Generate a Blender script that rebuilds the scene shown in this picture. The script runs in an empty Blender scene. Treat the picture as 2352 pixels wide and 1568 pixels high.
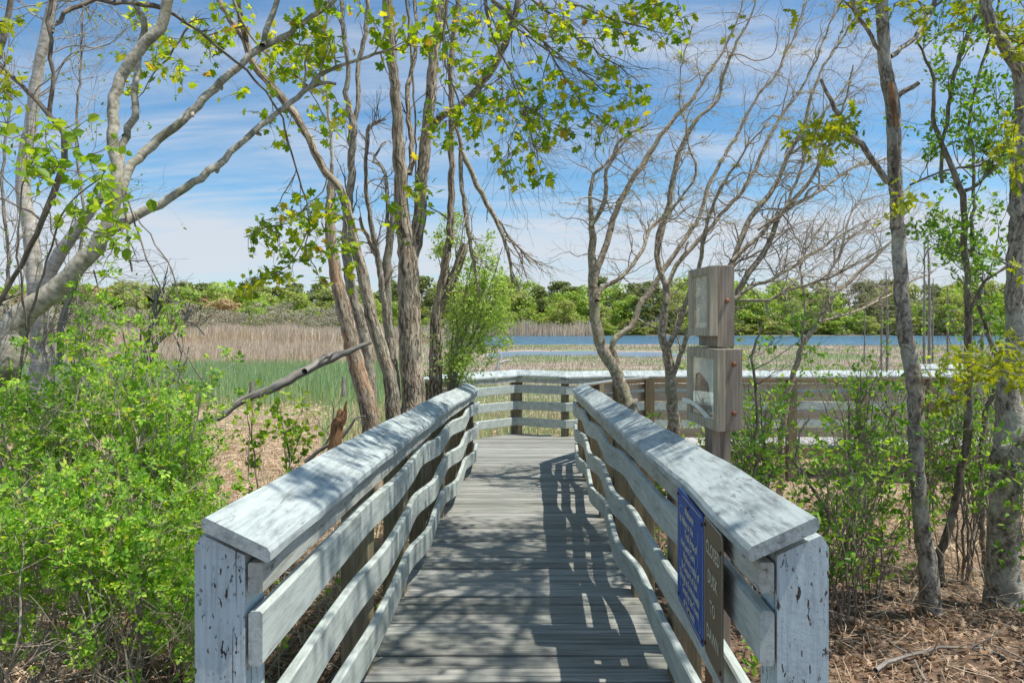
import bpy, math
import numpy as np
C = bpy.data.collections.new('Scene'); bpy.context.scene.collection.children.link(C)
scene = bpy.context.scene
rng = np.random.default_rng(11)
R_ = math.radians

# ---------------------------------------------------------------- camera
F = 1568.0; CX = 1176.0; HY = 745.0; EH = 1.65
cd = bpy.data.cameras.new('camera'); cam = bpy.data.objects.new('camera', cd); C.objects.link(cam)
cd.sensor_width = 36; cd.lens = 24; cd.shift_y = -39 / 2352.0
cd.clip_start = 0.05; cd.clip_end = 5000
cam.location = (0, 0, EH); cam.rotation_euler = (R_(90), 0, 0)
scene.camera = cam
def P(x, y, Y):
    return np.array([(x - CX) / F * Y, Y, EH - (y - HY) / F * Y])

# ---------------------------------------------------------------- node helper
class NT:
    def __init__(s, tree): s.t = tree; tree.nodes.clear()
    def n(s, typ, **kw):
        nd = s.t.nodes.new(typ)
        for k, v in kw.items():
            if k.startswith('_'): setattr(nd, k[1:], v)
            else:
                key = int(k[1:]) if k[0] == 'i' and k[1:].isdigit() else k.replace('__', ' ')
                sk = nd.inputs[key]
                if isinstance(v, bpy.types.NodeSocket): s.t.links.new(v, sk)
                else: sk.default_value = v
        return nd
    def ramp(s, fac, stops):
        nd = s.t.nodes.new('ShaderNodeValToRGB'); cr = nd.color_ramp
        while len(cr.elements) > 1: cr.elements.remove(cr.elements[-1])
        cr.elements[0].position = stops[0][0]; cr.elements[0].color = (*stops[0][1], 1)
        for p, c in stops[1:]:
            e = cr.elements.new(p); e.color = (*c, 1)
        s.t.links.new(fac, nd.inputs[0]); return nd.outputs[0]
    def fr(s, fac, a, b):
        return s.n('ShaderNodeMapRange', i0=fac, i1=a, i2=b, i3=0.0, i4=1.0).outputs[0]
    def mix(s, fac, a, b, mode='MIX'):
        nd = s.t.nodes.new('ShaderNodeMix'); nd.data_type = 'RGBA'; nd.blend_type = mode
        for idx, v in ((0, fac), (6, a), (7, b)):
            if isinstance(v, bpy.types.NodeSocket): s.t.links.new(v, nd.inputs[idx])
            else: nd.inputs[idx].default_value = v if idx == 0 else (*v, 1)
        return nd.outputs[2]
    def math(s, op, a, b=0.0):
        return s.n('ShaderNodeMath', _operation=op, i0=a, i1=b).outputs[0]
    def noise(s, vec, scale, detail=3.0, rough=0.55, dist=0.0):
        return s.n('ShaderNodeTexNoise', Vector=vec, Scale=scale, Detail=detail, Roughness=rough, Distortion=dist).outputs[0]
    def mapp(s, vec, sc, loc=(0, 0, 0)):
        return s.n('ShaderNodeMapping', Vector=vec, Scale=sc, Location=loc).outputs[0]

# ---------------------------------------------------------------- world, sun, exposure
SUN = np.array([0.40, -0.075, 0.915]); SUN /= np.linalg.norm(SUN)
elev = math.asin(SUN[2]); azi = math.atan2(SUN[0], SUN[1])
w = bpy.data.worlds.new('World'); scene.world = w; w.use_nodes = True
N = NT(w.node_tree)
sky = N.n('ShaderNodeTexSky', _sky_type='NISHITA', _sun_disc=False, _sun_elevation=elev, _sun_rotation=azi)
sky.air_density = 1.0; sky.dust_density = 0.3; sky.ozone_density = 2.5
tc = N.n('ShaderNodeTexCoord').outputs['Generated']
sep = N.n('ShaderNodeSeparateXYZ', Vector=tc)
den = N.math('ADD', N.math('MAXIMUM', sep.outputs[2], 0.0), 0.16)
px = N.math('DIVIDE', sep.outputs[0], den); py = N.math('DIVIDE', sep.outputs[1], den)
cv = N.n('ShaderNodeCombineXYZ', X=px, Y=py, Z=0.0).outputs[0]
cl1 = N.noise(N.mapp(cv, (0.22, 1.0, 1.0), (1.3, 0.4, 0)), 2.2, 6.0, 0.6, 0.6)
cl2 = N.noise(N.mapp(cv, (0.5, 1.6, 1.0), (4.0, 2.0, 0)), 3.0, 8.0, 0.65, 0.9)
m1 = N.math('MULTIPLY', N.fr(cl1, 0.42, 0.66), N.fr(cl2, 0.25, 0.65))
# cloud layer thickens toward the horizon
low = N.n('ShaderNodeMapRange', i0=sep.outputs[2], i1=0.0, i2=0.45, i3=1.0, i4=0.0)
low2 = N.fr(N.noise(N.mapp(cv, (0.12, 0.8, 1.0)), 1.6, 4.0), 0.30, 0.62)
edge = N.math('ADD', sep.outputs[2], N.math('MULTIPLY', N.math('SUBTRACT', cl1, 0.5), 0.10))
band = N.n('ShaderNodeMapRange', i0=edge, i1=0.125, i2=0.165, i3=1.0, i4=0.0).outputs[0]
m2 = N.math('ADD', N.math('MULTIPLY', band, N.math('ADD', N.math('MULTIPLY', low2, 0.35), 0.5)), N.math('MULTIPLY', low.outputs[0], 0.1))
mask = N.math('MINIMUM', N.math('ADD', N.math('MULTIPLY', m1, 0.9), m2), 0.9)
skyt = N.mix(1.0, sky.outputs[0], (0.68, 1.10, 1.26), 'MULTIPLY')
skyc = N.mix(mask, skyt, (5.8, 6.15, 6.7))
bg = N.n('ShaderNodeBackground', Color=skyc, Strength=0.10)
N.t.links.new(bg.outputs[0], N.n('ShaderNodeOutputWorld').inputs[0])
sl = bpy.data.lights.new('sun', 'SUN'); sl.energy = 5.0; sl.angle = R_(0.5); sl.color = (1.0, 0.955, 0.88)
so = bpy.data.objects.new('sun', sl); C.objects.link(so)
from mathutils import Vector
so.rotation_euler = Vector(SUN).to_track_quat('Z', 'Y').to_euler()
so.location = (4, 0, 12)
vs = scene.view_settings; vs.view_transform = 'Standard'; vs.look = 'None'; vs.gamma = 1; vs.exposure = 0.28
scene.cycles.max_bounces = 7; scene.cycles.transparent_max_bounces = 8

# ---------------------------------------------------------------- materials
def new_mat(name):
    m = bpy.data.materials.new(name); m.use_nodes = True
    return m, NT(m.node_tree)
def finish(N, bsdf):
    N.t.links.new(bsdf.outputs[0], N.n('ShaderNodeOutputMaterial').inputs[0])
def bark(name, c1, c2, c3, su, sv, bump=0.6, patch=(0.45, 0.45, 0.38), pamt=0.35, dist=0.004, crack=0.0):
    m, N = new_mat(name)
    uv = N.n('ShaderNodeUVMap').outputs[0]
    ob = N.n('ShaderNodeTexCoord').outputs['Object']
    a = N.noise(N.mapp(uv, (su, sv, 1)), 1.0, 5.0, 0.62, 0.5)
    b = N.noise(ob, 4.0, 3.0)
    c = N.noise(ob, 38.0, 3.0)
    col = N.ramp(a, [(0.30, c1), (0.46, c2), (0.62, c3)])
    if crack:
        vv = N.n('ShaderNodeVectorMath', _operation='ADD', i0=N.mapp(uv, (su * .55, sv * .42, 1)), i1=N.n('ShaderNodeTexNoise', Vector=N.mapp(uv, (su * .5, sv, 1)), Scale=1.0, Detail=3.0).outputs[1]).outputs[0]
        cr_ = N.math('ABSOLUTE', N.math('SUBTRACT', N.noise(vv, 1.0, 3.0, 0.55, 0.9), 0.5))
        ck = N.n('ShaderNodeMapRange', i0=cr_, i1=0.012, i2=0.05, i3=crack, i4=0.0).outputs[0]
        col = N.mix(ck, col, tuple(q * .35 for q in c1)); a = N.math('SUBTRACT', a, N.math('MULTIPLY', ck, 0.5))
    pm = N.math('MULTIPLY', N.fr(b, 0.52, 0.62), pamt)
    col = N.mix(pm, col, patch)
    col = N.mix(0.35, col, N.ramp(c, [(0.3, (0.5, 0.5, 0.5)), (0.7, (1.35, 1.35, 1.35))]), 'MULTIPLY')
    bp = N.n('ShaderNodeBump', Strength=bump, Distance=dist, Height=a)
    finish(N, N.n('ShaderNodeBsdfPrincipled', Base__Color=col, Roughness=0.9, Normal=bp.outputs[0]))
    return m
def leafm(name, stops, trans=0.42, rough=0.5):
    m, N = new_mat(name)
    r = N.n('ShaderNodeNewGeometry').outputs['Random Per Island']
    col = N.ramp(r, stops)
    pb = N.n('ShaderNodeBsdfPrincipled', Base__Color=col, Roughness=rough)
    pb.inputs['Specular IOR Level'].default_value = 0.35
    tcol = N.mix(1.0, col, (1.55, 1.35, 0.55), 'MULTIPLY')
    tr = N.n('ShaderNodeBsdfTranslucent', Color=tcol)
    mx = N.n('ShaderNodeMixShader', i0=trans, i1=pb.outputs[0], i2=tr.outputs[0])
    finish(N, mx); return m
def paint(name, base, dirt, wood, wear=0.5, streak=True, holes=False):
    m, N = new_mat(name)
    ob = N.n('ShaderNodeTexCoord').outputs['Object']
    n1 = N.noise(N.mapp(ob, (6, 2.0, 6)), 2.0, 6.0, 0.65, 0.3)
    n2 = N.noise(N.mapp(ob, (40, 4, 40)), 1.6, 5.0, 0.7)
    n3 = N.noise(N.mapp(ob, (70, 3.0, 70) if not holes else (90, 90, 4)), 1.0, 5.0, 0.7)
    d = N.math('MULTIPLY', N.fr(n1, 0.42, 0.66), N.fr(n2, 0.35, 0.58))
    col = N.mix(N.math('MULTIPLY', d, 0.9), base, dirt)
    col = N.mix(0.5, col, N.ramp(n3, [(0.32, (0.5, 0.5, 0.48)), (0.5, (1, 1, 1)), (0.7, (1.2, 1.2, 1.2))]), 'MULTIPLY')
    if holes:
        n4 = N.noise(N.mapp(ob, (75, 75, 28)), 1.0, 3.0, 0.6, 0.3)
        wm = N.math('MULTIPLY', N.fr(n4, 0.60, 0.635), N.fr(n1, 0.40, 0.50))
        g = N.noise(N.mapp(ob, (45, 45, 1.2)), 1.0, 2.0, 0.5)
        wm = N.math('MAXIMUM', wm, N.math('MULTIPLY', N.fr(g, 0.645, 0.67), 0.75))
    else:
        n4 = N.noise(N.mapp(ob, (30, 5, 30)), 1.3, 5.0, 0.7)
        wm = N.math('MULTIPLY', N.fr(n4, 0.60, 0.64), wear)
    col = N.mix(wm, col, wood)
    bp = N.n('ShaderNodeBump', Strength=0.35, Distance=0.003, Height=N.math('SUBTRACT', n2, N.math('MULTIPLY', wm, 0.8)))
    finish(N, N.n('ShaderNodeBsdfPrincipled', Base__Color=col, Roughness=0.62, Normal=bp.outputs[0]))
    return m
def wood(name, c1, c2, axis='Z', sc=1.0, green=0.0, gcol=(0.16, 0.16, 0.09)):
    m, N = new_mat(name)
    ob = N.n('ShaderNodeTexCoord').outputs['Object']
    r = N.n('ShaderNodeNewGeometry').outputs['Random Per Island']
    s = {'Z': (38, 38, 2.0), 'X': (1.6, 38, 38), 'Y': (38, 1.6, 38)}[axis]
    off = N.n('ShaderNodeCombineXYZ', X=N.math('MULTIPLY', r, 31.0), Y=N.math('MULTIPLY', r, 17.0), Z=N.math('MULTIPLY', r, 7.0)).outputs[0]
    v = N.n('ShaderNodeVectorMath', _operation='ADD', i0=N.mapp(ob, tuple(k * sc for k in s)), i1=off).outputs[0]
    g = N.noise(v, 1.0, 5.0, 0.65, 0.8)
    b = N.noise(ob, 5.0, 4.0, 0.6)
    col = N.ramp(g, [(0.32, c1), (0.66, c2)])
    col = N.mix(N.math('MULTIPLY', N.fr(b, 0.45, 0.7), green), col, gcol)
    col = N.mix(0.8, col, N.ramp(r, [(0.0, (0.66, 0.66, 0.62)), (0.5, (0.95, 0.95, 0.95)), (1.0, (1.2, 1.2, 1.24))]), 'MULTIPLY')
    bp = N.n('ShaderNodeBump', Strength=0.5, Distance=0.002, Height=g)
    finish(N, N.n('ShaderNodeBsdfPrincipled', Base__Color=col, Roughness=0.8, Normal=bp.outputs[0]))
    return m
def plain(name, col, rough=0.6, metal=0.0):
    m, N = new_mat(name)
    ob = N.n('ShaderNodeTexCoord').outputs['Object']
    n = N.noise(ob, 45.0, 4.0)
    c = N.mix(0.35, col, N.ramp(n, [(0.3, (0.7, 0.7, 0.7)), (0.7, (1.25, 1.25, 1.25))]), 'MULTIPLY')
    finish(N, N.n('ShaderNodeBsdfPrincipled', Base__Color=c, Roughness=rough, Metallic=metal)); return m

M = {}
M['bark_smooth'] = bark('smooth grey bark', (0.17, 0.15, 0.10), (0.36, 0.33, 0.25), (0.54, 0.50, 0.40), 14, 30, 0.6, (0.13, 0.125, 0.065), 0.7, 0.003)
M['bark_pale'] = bark('pale bark', (0.26, 0.22, 0.17), (0.46, 0.42, 0.36), (0.58, 0.55, 0.49), 10, 40, 0.4, (0.2, 0.18, 0.13), 0.4, 0.003)
M['bleached'] = bark('bleached wood', (0.4, 0.37, 0.33), (0.65, 0.62, 0.57), (0.75, 0.72, 0.68), 30, 5, 0.3)
M['bark_dark'] = bark('brown bark', (0.05, 0.04, 0.03), (0.13, 0.105, 0.075), (0.24, 0.2, 0.15), 30, 12, 0.5)
M['bark_furrow'] = bark('furrowed bark', (0.11, 0.08, 0.05), (0.33, 0.26, 0.18), (0.56, 0.48, 0.37), 40, 6, 1.0, (0.36, 0.36, 0.27), 0.3, 0.014, 0.9)
M['bark_orange'] = bark('peeling bark', (0.10, 0.07, 0.05), (0.34, 0.27, 0.19), (0.55, 0.47, 0.37), 40, 7, 0.9, (0.48, 0.25, 0.12), 0.45, 0.01, 0.75)
M['bark_grey'] = bark('weathered grey bark', (0.1, 0.085, 0.06), (0.30, 0.26, 0.20), (0.50, 0.45, 0.37), 40, 9, 0.9, (0.33, 0.34, 0.26), 0.5, 0.008, 0.7)
M['bark_lichen'] = bark('lichened bark', (0.13, 0.09, 0.06), (0.32, 0.26, 0.18), (0.58, 0.52, 0.43), 30, 20, 0.7, (0.27, 0.27, 0.16), 0.6, 0.005, 0.5)
M['bark_oak'] = bark('oak bark', (0.06, 0.045, 0.034), (0.27, 0.235, 0.185), (0.47, 0.43, 0.35), 30, 14, 0.9, (0.50, 0.50, 0.42), 0.5, 0.006, 0.6)
M['twig'] = bark('twig bark', (0.17, 0.13, 0.10), (0.34, 0.28, 0.21), (0.50, 0.43, 0.34), 20, 10, 0.2)
M['twig_dark'] = bark('dark twig bark', (0.07, 0.055, 0.042), (0.17, 0.14, 0.11), (0.30, 0.26, 0.21), 20, 10, 0.2)
M['deadwood'] = bark('dead wood', (0.07, 0.06, 0.05), (0.2, 0.18, 0.155), (0.33, 0.31, 0.27), 60, 3, 0.8, (0.3, 0.3, 0.28), 0.3, 0.006)
M['rotten'] = bark('rotten orange wood', (0.06, 0.03, 0.015), (0.30, 0.15, 0.065), (0.46, 0.27, 0.13), 60, 5, 1.0, (0.06, 0.03, 0.02), 0.6, 0.01)
M['maple'] = leafm('maple leaf', [(0.0, (0.12, 0.24, 0.015)), (0.35, (0.22, 0.38, 0.02)), (0.7, (0.38, 0.52, 0.025)), (0.95, (0.58, 0.58, 0.04)), (1.0, (0.36, 0.2, 0.06))], 0.58)
M['lime'] = leafm('young leaf', [(0.0, (0.16, 0.30, 0.03)), (0.6, (0.27, 0.45, 0.04)), (1.0, (0.42, 0.55, 0.06))], 0.5)
M['rose'] = leafm('bush leaf', [(0.0, (0.10, 0.25, 0.03)), (0.35, (0.20, 0.43, 0.045)), (0.7, (0.36, 0.60, 0.07)), (0.96, (0.54, 0.76, 0.11)), (1.0, (0.6, 0.5, 0.1))], 0.48)
M['shrub'] = leafm('shrub leaf', [(0.0, (0.10, 0.24, 0.03)), (0.6, (0.19, 0.39, 0.045)), (1.0, (0.36, 0.58, 0.08))], 0.42)
M['willow'] = leafm('willow leaf', [(0.0, (0.22, 0.38, 0.08)), (1.0, (0.55, 0.74, 0.20))], 0.42)
M['oakleaf'] = leafm('oak leaf', [(0.0, (0.18, 0.27, 0.02)), (1.0, (0.38, 0.43, 0.03))], 0.5)
M['pine'] = leafm('pine needles', [(0.0, (0.11, 0.15, 0.06)), (0.6, (0.20, 0.25, 0.09)), (1.0, (0.33, 0.37, 0.14))], 0.35, 0.8)
M['fgreen'] = leafm('bright crown leaves', [(0.0, (0.20, 0.33, 0.06)), (1.0, (0.44, 0.58, 0.12))], 0.4)
M['folive'] = leafm('olive crown leaves', [(0.0, (0.22, 0.28, 0.08)), (1.0, (0.46, 0.52, 0.16))], 0.4)
M['fgrey'] = leafm('bare shrub twigs', [(0.0, (0.25, 0.24, 0.17)), (1.0, (0.48, 0.44, 0.34))], 0.1, 0.8)
M['fred'] = leafm('red budding twigs', [(0.0, (0.36, 0.26, 0.14)), (1.0, (0.52, 0.38, 0.22))], 0.2, 0.8)
M['lichen'] = leafm('lichen', [(0.0, (0.34, 0.32, 0.20)), (1.0, (0.60, 0.57, 0.40))], 0.2, 0.9)
M['reed_tan'] = leafm('tan reed', [(0.0, (0.44, 0.35, 0.30)), (0.6, (0.66, 0.55, 0.48)), (1.0, (0.78, 0.68, 0.56))], 0.25, 0.8)
M['reed_green'] = leafm('green cattail', [(0.0, (0.22, 0.36, 0.20)), (0.65, (0.36, 0.52, 0.29)), (0.9, (0.5, 0.6, 0.28)), (1.0, (0.62, 0.52, 0.34))], 0.3, 0.6)
M['grass_mix'] = leafm('marsh grass', [(0.0, (0.15, 0.22, 0.07)), (0.45, (0.25, 0.29, 0.12)), (0.62, (0.36, 0.29, 0.22)), (1.0, (0.46, 0.37, 0.29))], 0.25, 0.8)
M['straw'] = leafm('straw', [(0.0, (0.28, 0.18, 0.11)), (0.5, (0.54, 0.40, 0.27)), (1.0, (0.76, 0.64, 0.47))], 0.15, 0.8)
M['litter'] = leafm('fallen leaf', [(0.0, (0.10, 0.055, 0.035)), (0.5, (0.27, 0.165, 0.10)), (1.0, (0.52, 0.37, 0.25))], 0.12, 0.8)
M['paint'] = paint('pale blue white paint', (0.47, 0.525, 0.49), (0.24, 0.27, 0.23), (0.2, 0.18, 0.14), 0.35)
M['paint_cap'] = paint('worn cap paint', (0.43, 0.485, 0.47), (0.15, 0.17, 0.17), (0.17, 0.16, 0.14), 0.7)
M['paint_post'] = paint('pitted post paint', (0.50, 0.60, 0.62), (0.38, 0.45, 0.46), (0.045, 0.035, 0.025), 1.0, holes=True)
M['apron'] = paint('flaking paint', (0.44, 0.46, 0.41), (0.22, 0.22, 0.17), (0.16, 0.14, 0.10), 1.0)
M['wood_post'] = wood('olive post wood', (0.13, 0.105, 0.06), (0.32, 0.265, 0.17), 'Z', 1.0, 0.6, (0.13, 0.13, 0.06))
M['wood_raw'] = wood('raw board wood', (0.36, 0.32, 0.25), (0.62, 0.57, 0.47), 'X')
M['wood_grey'] = wood('weathered sign wood', (0.17, 0.125, 0.09), (0.46, 0.385, 0.29), 'Z', 0.9, 0.3, (0.3, 0.28, 0.24))
M['wood_frame'] = wood('frame wood', (0.27, 0.23, 0.155), (0.54, 0.475, 0.35), 'Z', 1.3, 0.3)
M['wood_deck'] = wood('grey deck board', (0.115, 0.115, 0.098), (0.37, 0.365, 0.325), 'X', 1.0, 0.5, (0.2, 0.23, 0.2))
M['wood_deckY'] = wood('grey deck board lengthwise', (0.22, 0.22, 0.20), (0.50, 0.49, 0.46), 'Y', 1.0, 0.3, (0.2, 0.22, 0.19))
M['wood_joist'] = wood('brown joist', (0.15, 0.09, 0.05), (0.30, 0.20, 0.12), 'X')
M['blue'] = plain('blue sign enamel', (0.008, 0.065, 0.30), 0.55)
M['brown'] = plain('brown sign enamel', (0.14, 0.10, 0.055), 0.5)
M['cream'] = plain('sign lettering', (0.62, 0.60, 0.46), 0.5)
M['ltblue'] = plain('scratched line', (0.35, 0.5, 0.62), 0.5)
M['edge'] = plain('sign edge', (0.5, 0.5, 0.45), 0.4)
M['rust'] = plain('rusty screw', (0.09, 0.035, 0.02), 0.7, 0.3)
M['copper'] = plain('copper bolt', (0.27, 0.11, 0.055), 0.6, 0.4)
M['paper'] = plain('faded paper', (0.78, 0.80, 0.68), 0.7)
M['ink'] = plain('grey print', (0.42, 0.45, 0.42), 0.8)
M['plywood'] = wood('weathered plywood', (0.16, 0.10, 0.07), (0.36, 0.26, 0.19), 'Z', 0.35)
m, N = new_mat('display glass')
gb = N.n('ShaderNodeBsdfGlossy', Roughness=0.03, Color=(0.9, 0.95, 0.9, 1)); tb = N.n('ShaderNodeBsdfTransparent')
finish(N, N.n('ShaderNodeMixShader', i0=N.math('ADD', N.math('MULTIPLY', N.n('ShaderNodeFresnel', IOR=1.5).outputs[0], 0.35), 0.02), i1=tb.outputs[0], i2=gb.outputs[0]))
M['glass'] = m
m, N = new_mat('marsh grass')
r = N.n('ShaderNodeNewGeometry').outputs['Random Per Island']; ob = N.n('ShaderNodeTexCoord').outputs['Object']
nn_ = N.noise(N.mapp(ob, (0.10, 0.33, 1)), 1.0, 5.0, 0.65, 0.6)
col = N.ramp(nn_, [(0.40, (0.27, 0.38, 0.14)), (0.47, (0.36, 0.40, 0.20)), (0.53, (0.50, 0.40, 0.32)), (0.62, (0.58, 0.45, 0.38))])
col = N.mix(1.0, col, N.ramp(r, [(0.0, (0.6, 0.6, 0.6)), (1.0, (1.25, 1.25, 1.2))]), 'MULTIPLY')
pb = N.n('ShaderNodeBsdfPrincipled', Base__Color=col, Roughness=0.8); tr = N.n('ShaderNodeBsdfTranslucent', Color=col)
finish(N, N.n('ShaderNodeMixShader', i0=0.3, i1=pb.outputs[0], i2=tr.outputs[0])); M['grass_mix'] = m
# water
m, N = new_mat('water')
ob = N.n('ShaderNodeTexCoord').outputs['Object']
wv = N.noise(N.mapp(ob, (0.35, 1.6, 1)), 1.0, 5.0, 0.6)
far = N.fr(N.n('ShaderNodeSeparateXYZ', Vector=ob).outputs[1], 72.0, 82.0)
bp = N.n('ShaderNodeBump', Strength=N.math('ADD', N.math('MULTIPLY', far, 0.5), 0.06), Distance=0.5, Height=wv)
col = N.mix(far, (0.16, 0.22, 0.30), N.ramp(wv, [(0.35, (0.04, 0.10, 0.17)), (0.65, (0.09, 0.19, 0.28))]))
finish(N, N.n('ShaderNodeBsdfPrincipled', Base__Color=col, Roughness=0.22, Normal=bp.outputs[0], IOR=1.33)); M['water'] = m
# ground
m, N = new_mat('ground')
ob = N.n('ShaderNodeTexCoord').outputs['Object']
s = N.n('ShaderNodeSeparateXYZ', Vector=ob)
n1 = N.noise(ob, 0.35, 5.0, 0.6); n2 = N.noise(ob, 14.0, 4.0, 0.7); n3 = N.noise(N.mapp(ob, (0.1, 0.55, 1)), 1.0, 5.0, 0.65, 0.6)
leafc = N.ramp(n2, [(0.3, (0.045, 0.03, 0.02)), (0.5, (0.12, 0.078, 0.05)), (0.7, (0.24, 0.16, 0.105))])
strawc = N.ramp(n2, [(0.3, (0.15, 0.10, 0.065)), (0.5, (0.32, 0.23, 0.15)), (0.7, (0.44, 0.34, 0.24))])
marsh = N.ramp(N.noise(N.mapp(ob, (0.10, 0.33, 1)), 1.0, 5.0, 0.65, 0.6), [(0.42, (0.17, 0.23, 0.09)), (0.5, (0.26, 0.25, 0.15)), (0.55, (0.36, 0.28, 0.22)), (0.66, (0.40, 0.31, 0.26))])
col = N.mix(N.fr(N.math('ADD', s.outputs[1], N.math('MULTIPLY', n1, 2.0)), 6.0, 7.6), leafc, strawc)
col = N.mix(N.fr(N.math('ADD', s.outputs[1], N.math('MULTIPLY', n1, 4.0)), 18.0, 26.0), col, marsh)
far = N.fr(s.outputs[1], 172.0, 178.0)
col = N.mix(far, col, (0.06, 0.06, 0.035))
bp = N.n('ShaderNodeBump', Strength=0.8, Distance=0.02, Height=n2)
finish(N, N.n('ShaderNodeBsdfPrincipled', Base__Color=col, Roughness=0.95, Normal=bp.outputs[0])); M['ground'] = m

# ---------------------------------------------------------------- mesh builder
class MB:
    def __init__(s): s.v = []; s.f = []; s.k = []; s.uv = []; s.mi = []; s.n = 0
    def add(s, v, f, uv=None, mi=None):
        v = np.asarray(v, float).reshape(-1, 3); f = np.asarray(f, np.int64)
        if f.size == 0: return
        s.v.append(v); s.f.append((f + s.n).ravel()); s.k.append(np.full(len(f), f.shape[1], np.int64))
        s.uv.append(np.zeros((f.size, 2)) if uv is None else np.asarray(uv, float).reshape(-1, 2))
        s.mi.append(np.zeros(len(f), np.int64) if mi is None else np.asarray(mi, np.int64)); s.n += len(v)
    def build(s, name, mat, parent=None, smooth=False, label=None):
        me = bpy.data.meshes.new(name)
        v = np.concatenate(s.v); f = np.concatenate(s.f); k = np.concatenate(s.k)
        uv = np.concatenate(s.uv); mi = np.concatenate(s.mi)
        me.vertices.add(len(v)); me.vertices.foreach_set('co', v.astype(np.float32).ravel())
        me.loops.add(len(f)); me.loops.foreach_set('vertex_index', f.astype(np.int32))
        me.polygons.add(len(k)); st = np.zeros(len(k), np.int32); st[1:] = np.cumsum(k)[:-1]
        me.polygons.foreach_set('loop_start', st)
        me.polygons.foreach_set('material_index', mi.astype(np.int32))
        me.polygons.foreach_set('use_smooth', np.full(len(k), smooth))
        ul = me.uv_layers.new(name='UVMap'); ul.data.foreach_set('uv', uv.astype(np.float32).ravel())
        me.update(calc_edges=True); me.validate()
        for mm in (mat if isinstance(mat, (list, tuple)) else [mat]): me.materials.append(mm)
        o = bpy.data.objects.new(name, me); C.objects.link(o)
        if parent is not None:
            o.parent = parent; o.location = -parent.location
        if label: o['label'] = label
        return o
def thing(name, label, cat, loc=(0, 0, 0), group=None):
    o = bpy.data.objects.new(name, None); C.objects.link(o); o.location = loc; o.empty_display_size = 0.1
    o['label'] = label; o['category'] = cat
    if group: o['group'] = group
    return o
def tag(o, label, cat=None, group=None, kind=None):
    if label: o['label'] = label
    if cat: o['category'] = cat
    if group: o['group'] = group
    if kind: o['kind'] = kind
    return o

def nrm(a): return a / (np.linalg.norm(a, axis=-1, keepdims=True) + 1e-9)
def wob(n, k=3):  # smooth 1-D noise function
    ph = rng.uniform(0, 6.28, k); fr = rng.uniform(0.5, 1.5, k) * n * np.array([1, 2.1, 4.3, 8, 16])[:k]; am = 1 / np.array([1, 2, 3.5, 6, 10])[:k]
    return lambda x: sum(a * np.sin(f * x + p) for a, f, p in zip(am, fr, ph))
def tube(mb, pts, rad, sides=6, cap=False, rough=0.0):
    pts = np.asarray(pts, float); rad = np.broadcast_to(np.asarray(rad, float), (len(pts),))
    T = np.empty_like(pts); T[1:-1] = pts[2:] - pts[:-2]; T[0] = pts[1] - pts[0]; T[-1] = pts[-1] - pts[-2]; T = nrm(T)
    av = nrm(T.sum(0)); ax = np.zeros(3); ax[np.argmin(np.abs(av))] = 1
    U = nrm(np.cross(T, ax)); V = np.cross(T, U)
    a = np.arange(sides) * 2 * np.pi / sides
    rr = rad[:, None] * np.ones(sides)
    L = np.concatenate([[0], np.cumsum(np.linalg.norm(pts[1:] - pts[:-1], axis=1))])
    if rough:
        for q in range(1, 4):
            rr = rr * (1 + rough * np.sin(a[None] * q + rng.uniform(0, 6) + L[:, None] * rng.uniform(-1.2, 1.2) * q) / q)
        rr = rr * (1 + rng.normal(0, rough * 0.35, rr.shape))
    v = pts[:, None] + rr[..., None] * (np.cos(a)[None, :, None] * U[:, None] + np.sin(a)[None, :, None] * V[:, None])
    n = len(pts); i = np.arange(n - 1)[:, None]; j = np.arange(sides)[None]; j2 = (j + 1) % sides
    f = np.stack([i * sides + j, i * sides + j2, (i + 1) * sides + j2, (i + 1) * sides + j], -1).reshape(-1, 4)
    uc = np.arange(sides + 1) * (2 * np.pi * rad.mean() / sides)
    u0 = np.broadcast_to(uc[:-1], (n - 1, sides)); u1 = np.broadcast_to(uc[1:], (n - 1, sides))
    v0 = np.broadcast_to(L[:-1, None], (n - 1, sides)); v1 = np.broadcast_to(L[1:, None], (n - 1, sides))
    uv = np.stack([np.stack([u0, v0], -1), np.stack([u1, v0], -1), np.stack([u1, v1], -1), np.stack([u0, v1], -1)], 2)
    mb.add(v.reshape(-1, 3), f, uv)
    if cap: mb.add(v[-1], [list(range(sides))])
def catmull(p, step):
    p = np.asarray(p, float); q = np.vstack([2 * p[0] - p[1], p, 2 * p[-1] - p[-2]]); out = []
    for i in range(1, len(q) - 2):
        d = np.linalg.norm(q[i + 1, :3] - q[i, :3]); m = max(2, int(d / step)); t = np.arange(m)[:, None] / m
        out.append(0.5 * (2 * q[i] + (q[i + 1] - q[i - 1]) * t + (2 * q[i - 1] - 5 * q[i] + 4 * q[i + 1] - q[i + 2]) * t**2 + (3 * q[i] - q[i - 1] - 3 * q[i + 1] + q[i + 2]) * t**3))
    out.append(p[-1:]); return np.vstack(out)
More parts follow.
